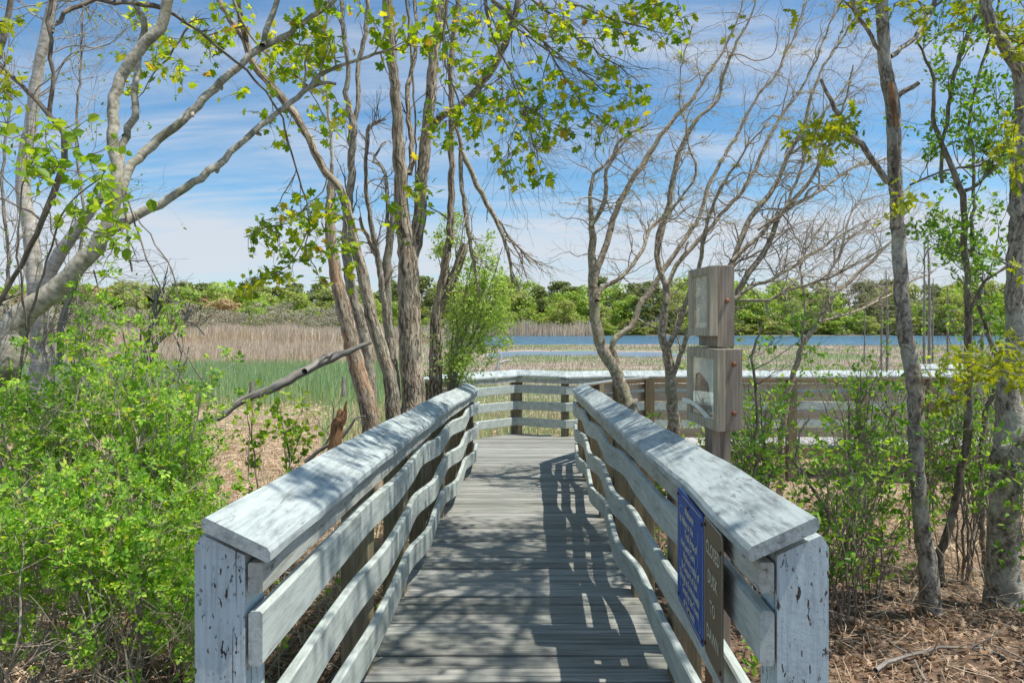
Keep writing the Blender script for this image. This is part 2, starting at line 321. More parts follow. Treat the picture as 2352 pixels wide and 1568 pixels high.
def limb(mb, pr, Y, sides=10, step=0.09, rough=0.09, cap=True, ground=None, jit=0.006, rs=1.0):
    """pr: (x,y,r) photo measurements; Y: depth or (Y0,Y1). Returns smoothed 3-D path with radii."""
    n = len(pr); Ys = np.full(n, Y, float) if np.isscalar(Y) else np.interp(np.linspace(0, 1, n), np.linspace(0, 1, len(Y)), Y)
    rs = rs * .82; a = np.array([[*P(x, y, yy), r / F * yy * rs] for (x, y, r), yy in zip(pr, Ys)])
    if ground is not None:
        b = a[0].copy(); b[2] = ground; b[0] += (a[0, 0] - a[1, 0]) * 0.25; b[3] *= 1.3
        if b[2] < a[0, 2] - 0.05: a = np.vstack([b, a])
    a = catmull(a, step); a[:, 3] = np.maximum(a[:, 3], 0.0015)
    a[1:-1, :3] += rng.normal(0, jit, (len(a) - 2, 3))
    tube(mb, a[:, :3], a[:, 3], sides, cap, rough)
    return a
def grow(mb, p, d, L, r, lev, bias, wig, tips, kids=3, seg=0.07, spread=0.8):
    n = max(3, int(L / seg)); pts = [p]; d = nrm(d)
    st = L / n
    for i in range(n):
        d = nrm(d + rng.normal(0, wig, 3) + bias * 0.12); p = p + d * st; pts.append(p)
    pts = np.array(pts); rad = np.linspace(r, max(r * 0.35, 0.0012), n + 1)
    tube(mb, pts, rad, 5 if r > 0.012 else (4 if r > 0.005 else 3))
    if lev > 0:
        for k in range(kids):
            t = rng.uniform(0.2, 1.0); i = min(n - 1, int(t * n))
            dd = nrm(nrm(pts[i + 1] - pts[i]) + nrm(rng.normal(0, 1, 3)) * spread + bias * 0.3)
            grow(mb, pts[i], dd, L * rng.uniform(0.4, 0.7), rad[i] * 0.6, lev - 1, bias, wig, tips, kids, seg, spread)
    else:
        tips.append((pts[-1], d)); tips.append((pts[n // 2], d))
def sprout(mb, path, n, L, lev, bias, wig=0.22, tips=None, kids=3, t0=0.25, t1=1.0, spread=0.9, rmax=0.012, seg=0.07):
    if tips is None: tips = []
    for _ in range(n):
        i = int(rng.uniform(t0, t1) * (len(path) - 1)); i = min(max(i, 0), len(path) - 2)
        tg = nrm(path[i + 1, :3] - path[i, :3])
        d = nrm(tg * 0.6 + nrm(rng.normal(0, 1, 3)) * spread + bias)
        grow(mb, path[i, :3], d, rng.uniform(*L), min(path[i, 3] * 0.6, rmax * rng.uniform(0.5, 1)), lev, bias, wig, tips, kids, seg)
    return tips

# leaf templates: verts, faces(list of same length)
def tmpl_maple():
    h = [(0.02, 0.0), (-0.10, 0.20), (0.08, 0.30), (0.10, 0.52), (0.26, 0.36), (0.34, 0.33), (0.52, 0.58), (0.60, 0.40), (0.58, 0.18), (0.78, 0.22), (1.0, 0.0)]
    pts = h + [(x, -y) for x, y in h[-2:0:-1]]
    v = [(0.36, 0, 0.0)] + [(x, y, -0.12 * (abs(y) ** 1.2) - 0.10 * max(0, x - .36)) for x, y in pts]
    n = len(pts); f = [[0, 1 + i, 1 + (i + 1) % n] for i in range(n)]
    return np.array(v), np.array(f)
def tmpl_oval(wd=0.24, fold=0.06, bend=0.1):
    v = [(0, 0, 0), (0.3, wd, fold), (0.7, wd * 0.85, fold - bend * .5), (1, 0, -bend), (0.7, -wd * 0.85, fold - bend * .5), (0.3, -wd, fold)]
    return np.array(v, float), np.array([[0, 1, 2, 3], [0, 3, 4, 5]])
def tmpl_oak():
    h = [(0.0, 0.0), (0.12, 0.05), (0.2, 0.22), (0.3, 0.07), (0.42, 0.32), (0.5, 0.09), (0.66, 0.34), (0.72, 0.1), (0.88, 0.14), (1, 0)]
    pts = h + [(x, -y) for x, y in h[-2:0:-1]]
    v = [(0.5, 0, 0.02)] + [(x, y, -0.1 * abs(y)) for x, y in pts]; n = len(pts)
    return np.array(v), np.array([[0, 1 + i, 1 + (i + 1) % n] for i in range(n)])
MAPLE = tmpl_maple(); OVAL = tmpl_oval(); ROUND = tmpl_oval(0.34); OAK = tmpl_oak(); NARROW = tmpl_oval(0.15)
def tmpl_compound():
    o, f = tmpl_oval(0.33, 0.08, 0.1); V = []; Fs = []
    for k, (bx, by, ang, sc) in enumerate(((.62, 0, 0, .42), (.50, .02, 62, .36), (.50, -.02, -62, .36), (.22, .02, 70, .30), (.22, -.02, -70, .30))):
        c, sn = math.cos(R_(ang)), math.sin(R_(ang)); q = o * sc; V.append(np.column_stack([bx + c * q[:, 0] - sn * q[:, 1], by + sn * q[:, 0] + c * q[:, 1], q[:, 2] - .12 * bx])); Fs.append(f + 6 * k)
    return np.vstack(V), np.vstack(Fs)
COMP = tmpl_compound()
CLUMP = (np.array([(-.5, -.35, 0), (.5, -.4, .1), (.45, .4, 0), (-.4, .45, .12)]), np.array([[0, 1, 2, 3]]))
def scatter(mb, pos, size, T, up=0.6, direc=None, dirw=0.0):
    pos = np.asarray(pos, float); n = len(pos)
    if n == 0: return
    size = np.broadcast_to(np.asarray(size, float), (n,))
    nz = nrm(nrm(rng.normal(0, 1, (n, 3))) + np.array([0, 0, up]))
    r = nrm(rng.normal(0, 1, (n, 3)))
    if direc is not None: r = nrm(r + direc * dirw)
    x = nrm(r - nz * (r * nz).sum(1, keepdims=True)); y = np.cross(nz, x)
    v, f = T; k = len(v)
    V = pos[:, None] + size[:, None, None] * (v[None, :, 0, None] * x[:, None] + v[None, :, 1, None] * y[:, None] + v[None, :, 2, None] * nz[:, None])
    Fc = (f[None] + (np.arange(n) * k)[:, None, None]).reshape(-1, f.shape[1])
    mb.add(V.reshape(-1, 3), Fc)
def leaves_on(mb, tips, per, size, T, spread=0.05, up=0.6, droop=0.0):
    if not tips: return
    p = np.array([t[0] for t in tips]); d = np.array([t[1] for t in tips])
    p = np.repeat(p, per, 0); d = np.repeat(d, per, 0); n = len(p)
    p = p + rng.normal(0, spread, (n, 3)) * 0.6 - d * rng.uniform(0, spread * 2, (n, 1))
    dr = nrm(d + nrm(rng.normal(0, 1, (n, 3))) + np.array([0, 0, -droop]))
    scatter(mb, p, rng.uniform(size * 0.6, size * 1.25, n), T, up, dr, 1.5)
def blades(mb, base, h, wd, lean=0.15, bend=0.25):
    base = np.asarray(base, float); n = len(base)
    a = rng.uniform(0, 2 * np.pi, n); ld = np.stack([np.cos(a), np.sin(a), np.zeros(n)], 1)
    b = rng.uniform(0, 2 * np.pi, n); sd = np.stack([np.cos(b), np.sin(b) * 0.5, np.zeros(n)], 1)
    l = np.abs(rng.normal(0, lean, n))[:, None] * h[:, None]
    up = np.array([0, 0, 1.0])
    def at(t): return base + ld * (l * t + l * bend * 3 * t * t) + up * (h[:, None] * t * (1 - 0.12 * t * l / (h[:, None] + 1e-6)))
    w = wd[:, None] * 0.5
    p0, p1, p2 = at(0.0), at(0.5), at(1.0)
    V = np.stack([p0 - sd * w, p0 + sd * w, p1 + sd * w * 0.9, p1 - sd * w * 0.9, p2 + sd * w * 0.2, p2 - sd * w * 0.2], 1)
    f = np.array([[0, 1, 2, 3], [3, 2, 4, 5]])
    mb.add(V.reshape(-1, 3), (f[None] + (np.arange(n) * 6)[:, None, None]).reshape(-1, 4))
def stalks(mb, base, L, wd, zt=0.15):   # lying straws: thin double strips
    base = np.asarray(base, float); n = len(base)
    a = rng.uniform(0, 2 * np.pi, n); t = np.abs(rng.normal(0, zt, n))
    d = nrm(np.stack([np.cos(a), np.sin(a), t], 1)); s = nrm(np.stack([-np.sin(a), np.cos(a), rng.normal(0, .6, n)], 1)) * wd[:, None] * .5
    e = base + d * L[:, None]; m_ = (base + e) / 2 + rng.normal(0, 0.02, (n, 3)) + np.array([0, 0, .015])
    V = np.stack([base - s, base + s, m_ + s, m_ - s, e + s * .6, e - s * .6], 1)
    f = np.array([[0, 1, 2, 3], [3, 2, 4, 5]])
    mb.add(V.reshape(-1, 3), (f[None] + (np.arange(n) * 6)[:, None, None]).reshape(-1, 4))
def box(mb, a, b, mi=0):
    x0, y0, z0 = a; x1, y1, z1 = b
    v = [(x0, y0, z0), (x1, y0, z0), (x1, y1, z0), (x0, y1, z0), (x0, y0, z1), (x1, y0, z1), (x1, y1, z1), (x0, y1, z1)]
    mb.add(v, [[0, 3, 2, 1], [4, 5, 6, 7], [0, 1, 5, 4], [1, 2, 6, 5], [2, 3, 7, 6], [3, 0, 4, 7]], mi=[mi] * 6)

# ---------------------------------------------------------------- terrain and water
WZ = -1.07
def G(x, y):
    x = np.asarray(x, float); y = np.asarray(y, float)
    z = np.interp(y, [-6, 1.5, 3.0, 5.0, 9.0, 14.0, 170, 200, 260, 3000], [0.0, -0.12, -0.22, -0.42, -0.85, -0.98, -0.98, 0.4, 5.0, 12.0])
    near = np.clip((60 - y) / 55, 0, 1)
    z = z + near * (0.035 * np.sin(1.7 * x + 0.6 * y) + 0.03 * np.sin(2.9 * y - 1.1 * x) + 0.015 * np.sin(6.1 * x + 4.3 * y))
    z = z + np.clip((18 - y) / 14, 0, 1) * np.clip((np.abs(x) - 3) / 6, 0, 1) * 0.15
    # pond and river beds
    wv = 1.4 * np.sin(x * 0.35) + 0.8 * np.sin(x * 1.1)
    pond = np.minimum(np.minimum(y - 56 - wv * 1.1, 69 - y + wv), np.minimum(x + 2.5, 15.5 - x) * 1.4) / 2
    bank = 88 + np.clip(-x - 4, 0, 60) * 0.75 + 3 * np.sin(x * 0.11) + wv * .6
    riv = np.minimum(y - bank, 168 - y + 2 * np.sin(x * .07)) / 3
    riv = np.minimum(riv, (x + 34) / 4 + 3 * np.sin(y * .2))
    creek = np.minimum(np.minimum(y - 84 - wv, 90 - y), np.minimum(x + 34, -x)) / 2
    dip = np.clip(np.maximum(np.maximum(pond, riv), creek), 0, 1)
    return z - 0.35 * dip
ys = np.concatenate([np.linspace(-6, 14, 90), np.linspace(14.5, 100, 150), np.linspace(101, 260, 90), np.geomspace(270, 3000, 20)])
us = np.linspace(-1, 1, 141)
X = us[None] * (8 + np.maximum(ys, 0)[:, None] * 1.15); Y = np.broadcast_to(ys[:, None], X.shape)
Z = G(X, Y) + rng.normal(0, 0.006, X.shape) * (Y < 20)
mb = MB(); nx = len(us); i = np.arange(len(ys) - 1)[:, None]; j = np.arange(nx - 1)[None]
mb.add(np.stack([X, Y, Z], -1).reshape(-1, 3), np.stack([i * nx + j, i * nx + j + 1, (i + 1) * nx + j + 1, (i + 1) * nx + j], -1).reshape(-1, 4))
tag(mb.build('ground', M['ground'], smooth=True), None, kind='structure')
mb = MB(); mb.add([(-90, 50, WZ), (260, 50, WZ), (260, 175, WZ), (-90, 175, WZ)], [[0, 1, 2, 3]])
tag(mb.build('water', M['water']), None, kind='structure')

# ---------------------------------------------------------------- boardwalk decks
SL = 0.0405; DZ = -0.318
def deckz(x, y): return -SL * (y - 1.83) if y < 9.68 else DZ
LR = [(-.715, 1.83), (-.70, 3.37), (-.695, 4.4), (-.685, 5.4), (-.655, 6.5), (-.615, 7.46), (-.58, 8.42), (-.54, 9.62)]
RR = [(.71, 1.83), (.755, 2.75), (.775, 4.02), (.81, 5.41), (.85, 7.0), (.92, 9.62)]
PL = [(-.54, 9.62), (-1.30, 10.45), (-1.25, 11.15), (.085, 12.38), (.95, 11.98), (1.74, 12.2), (10.5, 12.25)]
NB = [(.92, 9.62), (1.62, 10.6), (2.15, 11.0), (10.5, 11.0)]
lx = lambda y: np.interp(y, [p[1] for p in LR], [p[0] for p in LR]); rx = lambda y: np.interp(y, [p[1] for p in RR], [p[0] for p in RR])
mb = MB(); y = 1.55; dk = MB()
while y < 9.6:
    a, b = y + 0.006, y + 0.134; xl, xr = lx(y) - .03 - rng.uniform(0, .012), rx(y) + .03 + rng.uniform(0, .012)
    zc = rng.normal(0, 0.0015); za, zb = -SL * (a - 1.83) + zc, -SL * (b - 1.83) + zc + rng.normal(0, 0.001)
    n = 9; xs = np.linspace(xl, xr, n); wz = rng.normal(0, 0.0012, n)
    e = 0.005
    prof = [(a, -0.03), (a, -e), (a + e, 0), (b - e, 0), (b, -e), (b, -0.03)]
    v = []
    for xx, q in zip(xs, wz):
        for (yy, dz) in prof: v.append((xx, yy, np.interp(yy, [a, b], [za, zb]) + dz + q))
    m_ = len(prof); f = [[i * m_ + k, (i + 1) * m_ + k, (i + 1) * m_ + (k + 1) % m_, i * m_ + (k + 1) % m_] for i in range(n - 1) for k in range(m_)]
    dk.add(v, f); dk.add(v[:m_], [list(range(m_))]); dk.add(v[-m_:], [list(range(m_))[::-1]])
    y += 0.143
# platform boards
poly = PL[:6] + [(2.15, 12.2), (2.15, 11.0), (1.62, 10.6), (.92, 9.62)]
def spans(y):
    xs = []
    for (x0, y0), (x1, y1) in zip(poly, poly[1:] + poly[:1]):
        if (y0 - y) * (y1 - y) < 0: xs.append(x0 + (x1 - x0) * (y - y0) / (y1 - y0))
    return sorted(xs)
y = 9.61
while y < 12.4:
    sp = spans(y + .07)
    for q in range(0, len(sp) - 1, 2):
        x0, x1 = sp[q] - .03, sp[q + 1] + .03; zc = rng.normal(0, .0015)
        if x1 - x0 > .1: box(dk, (x0, y + .004, DZ - .03), (x1, y + .138, DZ + zc))
    y += 0.143
tag(dk.build('boardwalk_ramp', M['wood_deck']), None, kind='structure')
mb = MB(); x = 2.19
while x < 11.5:
    box(mb, (x, 10.99, DZ - .03), (x + .135, 12.27, DZ + rng.normal(0, .002))); x += .142
tag(mb.build('boardwalk_walkway', M['wood_deckY']), None, kind='structure')
mb = MB()
box(mb, (2.0, 10.955, DZ - .19), (11.5, 10.99, DZ - .005)); box(mb, (2.0, 12.27, DZ - .19), (11.5, 12.31, DZ - .005))
for s_, fn in ((-1, lx), (1, rx)):
    for yy in np.arange(1.6, 9.6, .5):
        x0, x1 = fn(yy), fn(yy + .5)
        q = 0.045 * s_
        v = [(x0 + q, yy, deckz(0, yy) - .2), (x1 + q, yy + .5, deckz(0, yy + .5) - .2), (x1 + q, yy + .5, deckz(0, yy + .5) - .034), (x0 + q, yy, deckz(0, yy) - .034)]
        w_ = [(a + .035 * s_, b, c) for a, b, c in v]
        mb.add(v + w_, [[0, 1, 2, 3], [4, 7, 6, 5], [0, 4, 5, 1], [3, 2, 6, 7]])
tag(mb.build('boardwalk_frame', M['wood_joist']), None, kind='structure')

# ---------------------------------------------------------------- railings
def resample(pts, step=0.07):
    out = []; 
    for (a, b) in zip(pts[:-1], pts[1:]):
        a = np.array(a); b = np.array(b); n = max(1, int(np.linalg.norm(b - a) / step))
        for i in range(n): out.append(a + (b - a) * i / n)
    out.append(np.array(pts[-1])); return np.array(out)
def normals(p, side):
    d = np.empty_like(p); d[1:-1] = nrm(p[1:-1] - p[:-2]) + nrm(p[2:] - p[1:-1]); d[0] = p[1] - p[0]; d[-1] = p[-1] - p[-2]
    d = nrm(d); n = np.stack([d[:, 1], -d[:, 0]], 1) * side
    s1 = np.empty_like(p); s1[:-1] = nrm(p[1:] - p[:-1]); s1[-1] = s1[-2]
    c = np.abs((np.stack([s1[:, 1], -s1[:, 0]], 1) * side * n).sum(1)); return n / np.clip(c, .6, 1)[:, None]
def sweep(mb, p, n, z, prof, lat=0, ver=0, mis=None):
    """prof: list of (u outward, w up)"""
    k = len(prof); N_ = len(p); lat = np.broadcast_to(lat, (N_,)); ver = np.broadcast_to(ver, (N_,))
    u = np.array([q[0] for q in prof]); w_ = np.array([q[1] for q in prof])
    xy = p[:, None] + n[:, None] * (u[None] + lat[:, None])[..., None]
    zz = z[:, None] + w_[None] + ver[:, None]
    V = np.concatenate([xy, zz[..., None]], -1).reshape(-1, 3)
    i = np.arange(N_ - 1)[:, None]; j = np.arange(k)[None]; j2 = (j + 1) % k
    f = np.stack([i * k + j, i * k + j2, (i + 1) * k + j2, (i + 1) * k + j], -1).reshape(-1, 4)
    mi = None if mis is None else np.tile(mis, N_ - 1)
    mb.add(V, f, mi=mi); mb.add(V[:k], [list(range(k))], mi=[mis[0]] if mis else None); mb.add(V[-k:], [list(range(k))[::-1]], mi=[mis[0]] if mis else None)
def chamf(u0, u1, w0, w1, e=.006, slope=0.0):
    f = lambda u: slope * (u - u0)
    return [(u0, w0 + e + f(u0)), (u0, w1 - e + f(u0)), (u0 + e, w1 + f(u0 + e)), (u1 - e, w1 + f(u1 - e)), (u1, w1 - e + f(u1)), (u1, w0 + e + f(u1)), (u1 - e, w0 + f(u1 - e)), (u0 + e, w0 + f(u0 + e))]
CAPS = 0.48
def railing(label, pts, side, posts, amp=0.03, rails=True, ends=(), group=None, seed=0, postlen=0.5):
    p = resample(pts); n = normals(p, side); z = np.array([deckz(a, b) for a, b in p])
    s = np.concatenate([[0], np.cumsum(np.linalg.norm(p[1:] - p[:-1], axis=1))])
    t = thing('railing', label, 'railing', (pts[0][0], pts[0][1], deckz(*pts[0])), group)
    MIS = [0, 0, 0, 0, 1, 1, 1, 0]
    if rails:
        for k, (b0, b1) in enumerate(((.735, .882), (.44, .592), (.15, .297))):
            ph = seed + k * 0.9; fq = 2 * np.pi / 1.9
            sw = np.sin(fq * s + ph + 0.55 * np.sin(fq * s + ph)); env = .12 + .88 * np.clip((s - .7 - .35 * (k == 0)) / 2.2, 0, 1) if rails and amp > .01 else np.ones(len(s))
            w1 = wob(4, 3)
            lat = (-amp * (0.5 + 0.5 * sw) + 0.004) * env + 0.0015 * w1(s)
            r = MB(); sweep(r, p, n, z, chamf(-.040, -.002, b0, b1, .007), lat, 0.004 * wob(1.5, 2)(s) * env, MIS)
            r.build('rail_board', [M['paint'], M['wood_raw']], t)
    r = MB(); sweep(r, p, n, z, chamf(-.046, -.006, .93, 1.012, .004), 0.004 * wob(3, 3)(s) * (1 if rails else 1), 0, MIS)
    r.build('apron_board', [M['apron'], M['wood_raw']], t)
    p2 = np.vstack([p[0] + (p[0] - p[1]) * 0.35, p]) if pts[0][1] < 2 else p
    n2 = np.vstack([n[0], n]) if len(p2) > len(p) else n; z2 = np.concatenate([[z[0] + .001], z]) if len(p2) > len(p) else z
    s2 = np.linspace(0, s[-1], len(p2))
    r = MB(); sweep(r, p2, n2, z2, chamf(-.075, .108, 1.018, 1.058, .009, CAPS), 0.006 * wob(2.2, 3)(s2) * (amp > .01), .003 * wob(2, 2)(s2), [0, 0, 0, 0, 0, 1, 1, 0])
    r.build('handrail_cap', [M['paint_cap'], M['wood_raw']], t)
    for (px_, py_) in posts:
        i = int(np.argmin(((p - (px_, py_)) ** 2).sum(1))); nn = nrm(n[i]); dd = np.array([nn[1], -nn[0]]); c = np.array([px_, py_]) + nn * 0.001
        if dd[1] < 0: dd = -dd
        near = (px_, py_) in ends
        h = 0.0 if near else -.07
        v = []
        for (u, l) in ((0, h), (.135, h), (.135, h + .14), (0, h + .14)):
            q = c + nn * u + dd * l; v.append((*q, deckz(*q) - postlen))
        for (u, l) in ((0, h), (.135, h), (.135, h + .14), (0, h + .14)):
            q = c + nn * u + dd * l; v.append((*q, deckz(*pts[0]) * 0 + deckz(*q) + (1.012 + CAPS * (u + .04) + (0 if near else 0.0))))
        if near:   # extra bevel at the outer top corner
            q0 = np.array(v[4]); q1 = np.array(v[5]); q2 = np.array(v[6])
            a1 = q0 + (q1 - q0) * .86; a2 = np.array(v[7]) + (q2 - np.array(v[7])) * .86
            b1 = q1 - (0, 0, .04); b2 = q2 - (0, 0, .04)
            V = [v[0], v[1], v[2], v[3], tuple(q0), tuple(a1), tuple(b1), tuple(b2), tuple(a2), v[7]]
            r = MB(); r.add(V, [[0, 1, 6, 5, 4]], ); r.add(V, [[3, 9, 8, 7, 2]]); r.add(V, [[1, 2, 7, 6], [0, 4, 9, 3], [4, 5, 8, 9], [5, 6, 7, 8]])
            o = r.build('post', M['paint_post'], t, label='white painted end post with dark pits')
        else:
            r = MB(); r.add(v, [[0, 3, 2, 1], [4, 5, 6, 7], [0, 1, 5, 4], [1, 2, 6, 5], [2, 3, 7, 6], [3, 0, 4, 7]])
            o = r.build('post', M['wood_post'], t)
        bm = o.modifiers.new('bevel', 'BEVEL'); bm.width = .005; bm.segments = 2; bm.limit_method = 'ANGLE'
    return t
def fx(fn, ys_): return [(float(fn(v_)), v_) for v_ in ys_]
lp = [(-.715, 1.83)] + fx(lx, [3.40, 4.47, 5.50, 6.55, 7.52, 8.48, 9.5])
rp = [(.71, 1.83)] + fx(rx, [3.30, 4.47, 5.45, 6.55, 7.60, 8.6, 9.5])
railing('wavy white wooden railing along the left edge of the boardwalk ramp', LR, -1, lp, 0.062, ends=[lp[0]], seed=1.2)
railing('wavy white wooden railing on the right of the ramp, with the two signs on it', RR, 1, rp, 0.058, ends=[rp[0]], seed=2.6)
pp = [(-1.27, 10.5), (-1.22, 11.15), (.06, 12.36), (.12, 12.37), (.93, 11.99), (1.74, 12.2)] + [(2.9 + 1.5 * k, 12.21) for k in range(6)]
railing('white railing across the far side of the platform and the walkway', PL, -1, pp, 0.006, seed=0.4)
npst = [(1.2, 10.02), (1.6, 10.58), (2.2, 11.0)] + [(3.35 + 1.12 * k, 11.0) for k in range(7)]
railing('railing on the near side of the right walkway, bare wood on its outer face', NB, 1, npst, 0.006, seed=0.9, postlen=.75)
railing('short far stretch of white railing beyond the walkway at the right', [(8.2, 14.2), (13.5, 13.9)], -1, [(8.4, 14.2), (10.2, 14.1), (12, 14)], 0.004)

# ---------------------------------------------------------------- signs on the right railing
def text_mesh(name, s, size, mat, parent, origin, ux, uz, n, bold=0.0, squeeze=1.0, gap=0.0):
    cu = bpy.data.curves.new(name, 'FONT'); cu.body = s; cu.size = size; cu.align_x = 'CENTER'; cu.align_y = 'CENTER'; cu.offset = bold; cu.resolution_u = 2
    cu.space_character = 1.0 + gap
    ob = bpy.data.objects.new(name, cu); C.objects.link(ob); dg = bpy.context.evaluated_depsgraph_get()
    me = bpy.data.meshes.new_from_object(ob.evaluated_get(dg)); bpy.data.objects.remove(ob); bpy.data.curves.remove(cu)
    for v_ in me.vertices:
        c = v_.co; q = origin + ux * c.x * squeeze + uz * c.y + n * 0.0022; v_.co = q
    me.materials.clear(); me.materials.append(mat); o = bpy.data.objects.new(name, me); C.objects.link(o)
    o.parent = parent; o.location = -parent.location; return o
def panel(mb, o, ux, uz, n, w_, h_, th, r=.02):
    k = 5; pts = []
    for cx, cz, a0 in ((w_ / 2 - r, h_ / 2 - r, 0), (-w_ / 2 + r, h_ / 2 - r, 90), (-w_ / 2 + r, -h_ / 2 + r, 180), (w_ / 2 - r, -h_ / 2 + r, 270)):
        for q in range(k): a = R_(a0 + 90 * q / (k - 1)); pts.append((cx + r * math.cos(a), cz + r * math.sin(a)))
    m_ = len(pts); fr = [o + ux * a + uz * b + n * 0.0 for a, b in pts]; bk = [q - n * th for q in fr]
    mb.add(fr + bk, [[i for i in range(m_)]]); mb.add(fr + bk, [[m_ + i for i in range(m_)][::-1]])
    mb.add(fr + bk, [[i, m_ + i, m_ + (i + 1) % m_, (i + 1) % m_] for i in range(m_)])
def stripe(mb, o, ux, uz, n, path, wd, off=.0012):
    path = [np.array(q, float) for q in path]
    for a, b in zip(path[:-1], path[1:]):
        d = b - a; L = np.linalg.norm(d) + 1e-9; s = np.array([-d[1], d[0]]) / L * wd / 2; e = d / L * wd * .3
        c = [a - s - e, b - s + e, b + s + e, a + s - e]
        mb.add([o + ux * q[0] + uz * q[1] + n * off for q in c], [[0, 1, 2, 3]])
def disc(mb, c, n, r, h=.004, k=8):
    n = nrm(n); a = nrm(np.cross(n, (0.1, 0, 1))); b = np.cross(n, a)
    ring = [c + (a * math.cos(t) + b * math.sin(t)) * r for t in np.arange(k) * 2 * np.pi / k]
    top = [q + n * h * .6 for q in ring]; cap = [c + n * h + (q - c) * .6 for q in ring]
    mb.add(ring + top + cap, [[i, (i + 1) % k, k + (i + 1) % k, k + i] for i in range(k)] + [[k + i, k + (i + 1) % k, 2 * k + (i + 1) % k, 2 * k + i] for i in range(k)])
    mb.add(cap, [list(range(k))])
nS = np.array([-1.0, 0.035, 0.0]); nS = nrm(nS); uz = np.array([0, 0, 1.0])
def sgn(Ya, Yb):   # plane through the rail faces
    a = np.array([rx(Ya) - .079, Ya, 0]); b = np.array([rx(Yb) - .079, Yb, 0]); d = b - a; return a, b, nrm(d)
a, b, ux = sgn(2.79, 2.335); n = nrm(np.cross(ux, uz)); n = n if n[0] < 0 else -n
wB = np.linalg.norm(b - a); oB = (a + b) / 2 + uz * 0.765
t = thing('sign', 'dark blue metal sign with faded cream lettering screwed to the right railing', 'sign', tuple(oB))
r = MB(); panel(r, oB, ux, uz, n, wB, .455, .003, .03); r.build('sign_panel', M['blue'], t)
lines = ['Welcome', 'In Valley to the', 'Trail Area of', 'the Land Care', 'Walkway made of', 'By Seaport of the', 'Through an Environmental', 'Grant by the Town', 'of Yarmouth']
for k, s_ in enumerate(lines):
    text_mesh('lettering', s_, .044, M['cream'], t, oB + uz * (.165 - .044 * k) + ux * (.0, -.05, .03, -.02, .03, 0, 0, .02, .0)[k], ux, uz, n, .0009, (.9, .9, .9, .95, .85, .85, .72, .8, .85)[k])
r = MB()
stripe(r, oB, ux, uz, n, [(-.12, .213), (.19, .213)], .004); stripe(r, oB, ux, uz, n, [(-.20, -.213), (.2, -.213)], .004)
stripe(r, oB, ux, uz, n, [(.217, .16), (.217, -.19)], .003); stripe(r, oB, ux, uz, n, [(-.222, .2), (-.222, -.19)], .003)
r.build('border_line', M['edge'], t)
r = MB()
def arc(cx, cz, rx_, rz_, a0, a1, k=12): return [(cx + rx_ * math.cos(R_(q)), cz + rz_ * math.sin(R_(q))) for q in np.linspace(a0, a1, k)]
stripe(r, oB, ux, uz, n, [(-.05, -.1)] + arc(-.14, .12, .05, .05, 0, 180) + [(-.19, -.02), (-.15, -.15)], .0028, .0026)
stripe(r, oB, ux, uz, n, arc(-.11, .09, .05, .03, 60, 180) + [(-.15, -.04)] + arc(-.12, -.04, .03, .05, 180, 270), .0028, .0026)
stripe(r, oB, ux, uz, n, [(.15, .15), (.15, .04), (.11, -.02), (.15, -.05), (.16, -.12)] + arc(.18, -.15, .02, .04, 180, 360), .003, .0026)
stripe(r, oB, ux, uz, n, [(-.13, .03), (-.02, .03)], .004, .0026); stripe(r, oB, ux, uz, n, [(.03, -.01), (.08, -.01)], .004, .0026)
stripe(r, oB, ux, uz, n, [(.0, .12), (.04, -.1)], .0025, .0026); stripe(r, oB, ux, uz, n, [(.1, .08), (.09, -.15)], .0025, .0026)
r.build('scratched_outline', M['ltblue'], t)
for q in ((-.21, .2), (.205, .195), (-.2, -.2), (.21, -.205), (-.02, .19), (.0, -.195)):
    r = MB(); disc(r, oB + ux * q[0] + uz * q[1] + n * .001, n, .007); r.build('screw', M['rust'], t)
a, b, ux = sgn(2.325, 2.085); wN = np.linalg.norm(b - a); oN = (a + b) / 2 + uz * .775; n = nrm(np.cross(ux, uz)); n = n if n[0] < 0 else -n
t = thing('sign', 'narrow brown metal sign reading CLOSED DUSK TO DAWN', 'sign', tuple(oN))
r = MB(); panel(r, oN, ux, uz, n, wN, .46, .003, .02); r.build('sign_panel', M['brown'], t)
for k, s_ in enumerate(('CLOSED', 'DUSK', 'TO', 'DAWN')):
    text_mesh('lettering', s_, .062, M['cream'], t, oN + uz * (.135 - .092 * k), ux, uz, n, .0006, .76, .06)
r = MB(); stripe(r, oN, ux, uz, n, [(-wN / 2 + .004, -.21), (-wN / 2 + .004, .215), (-wN / 2 + .02, .226), (wN / 2 - .02, .226), (wN / 2 - .003, .21), (wN / 2 - .003, -.21)], .004); r.build('border_line', M['edge'], t)
for q in ((-.105, .2), (.1, .17), (-.105, -.2), (.1, -.2)):
    r = MB(); disc(r, oN + ux * q[0] + uz * q[1] + n * .001, n, .007); r.build('screw', M['rust'], t)

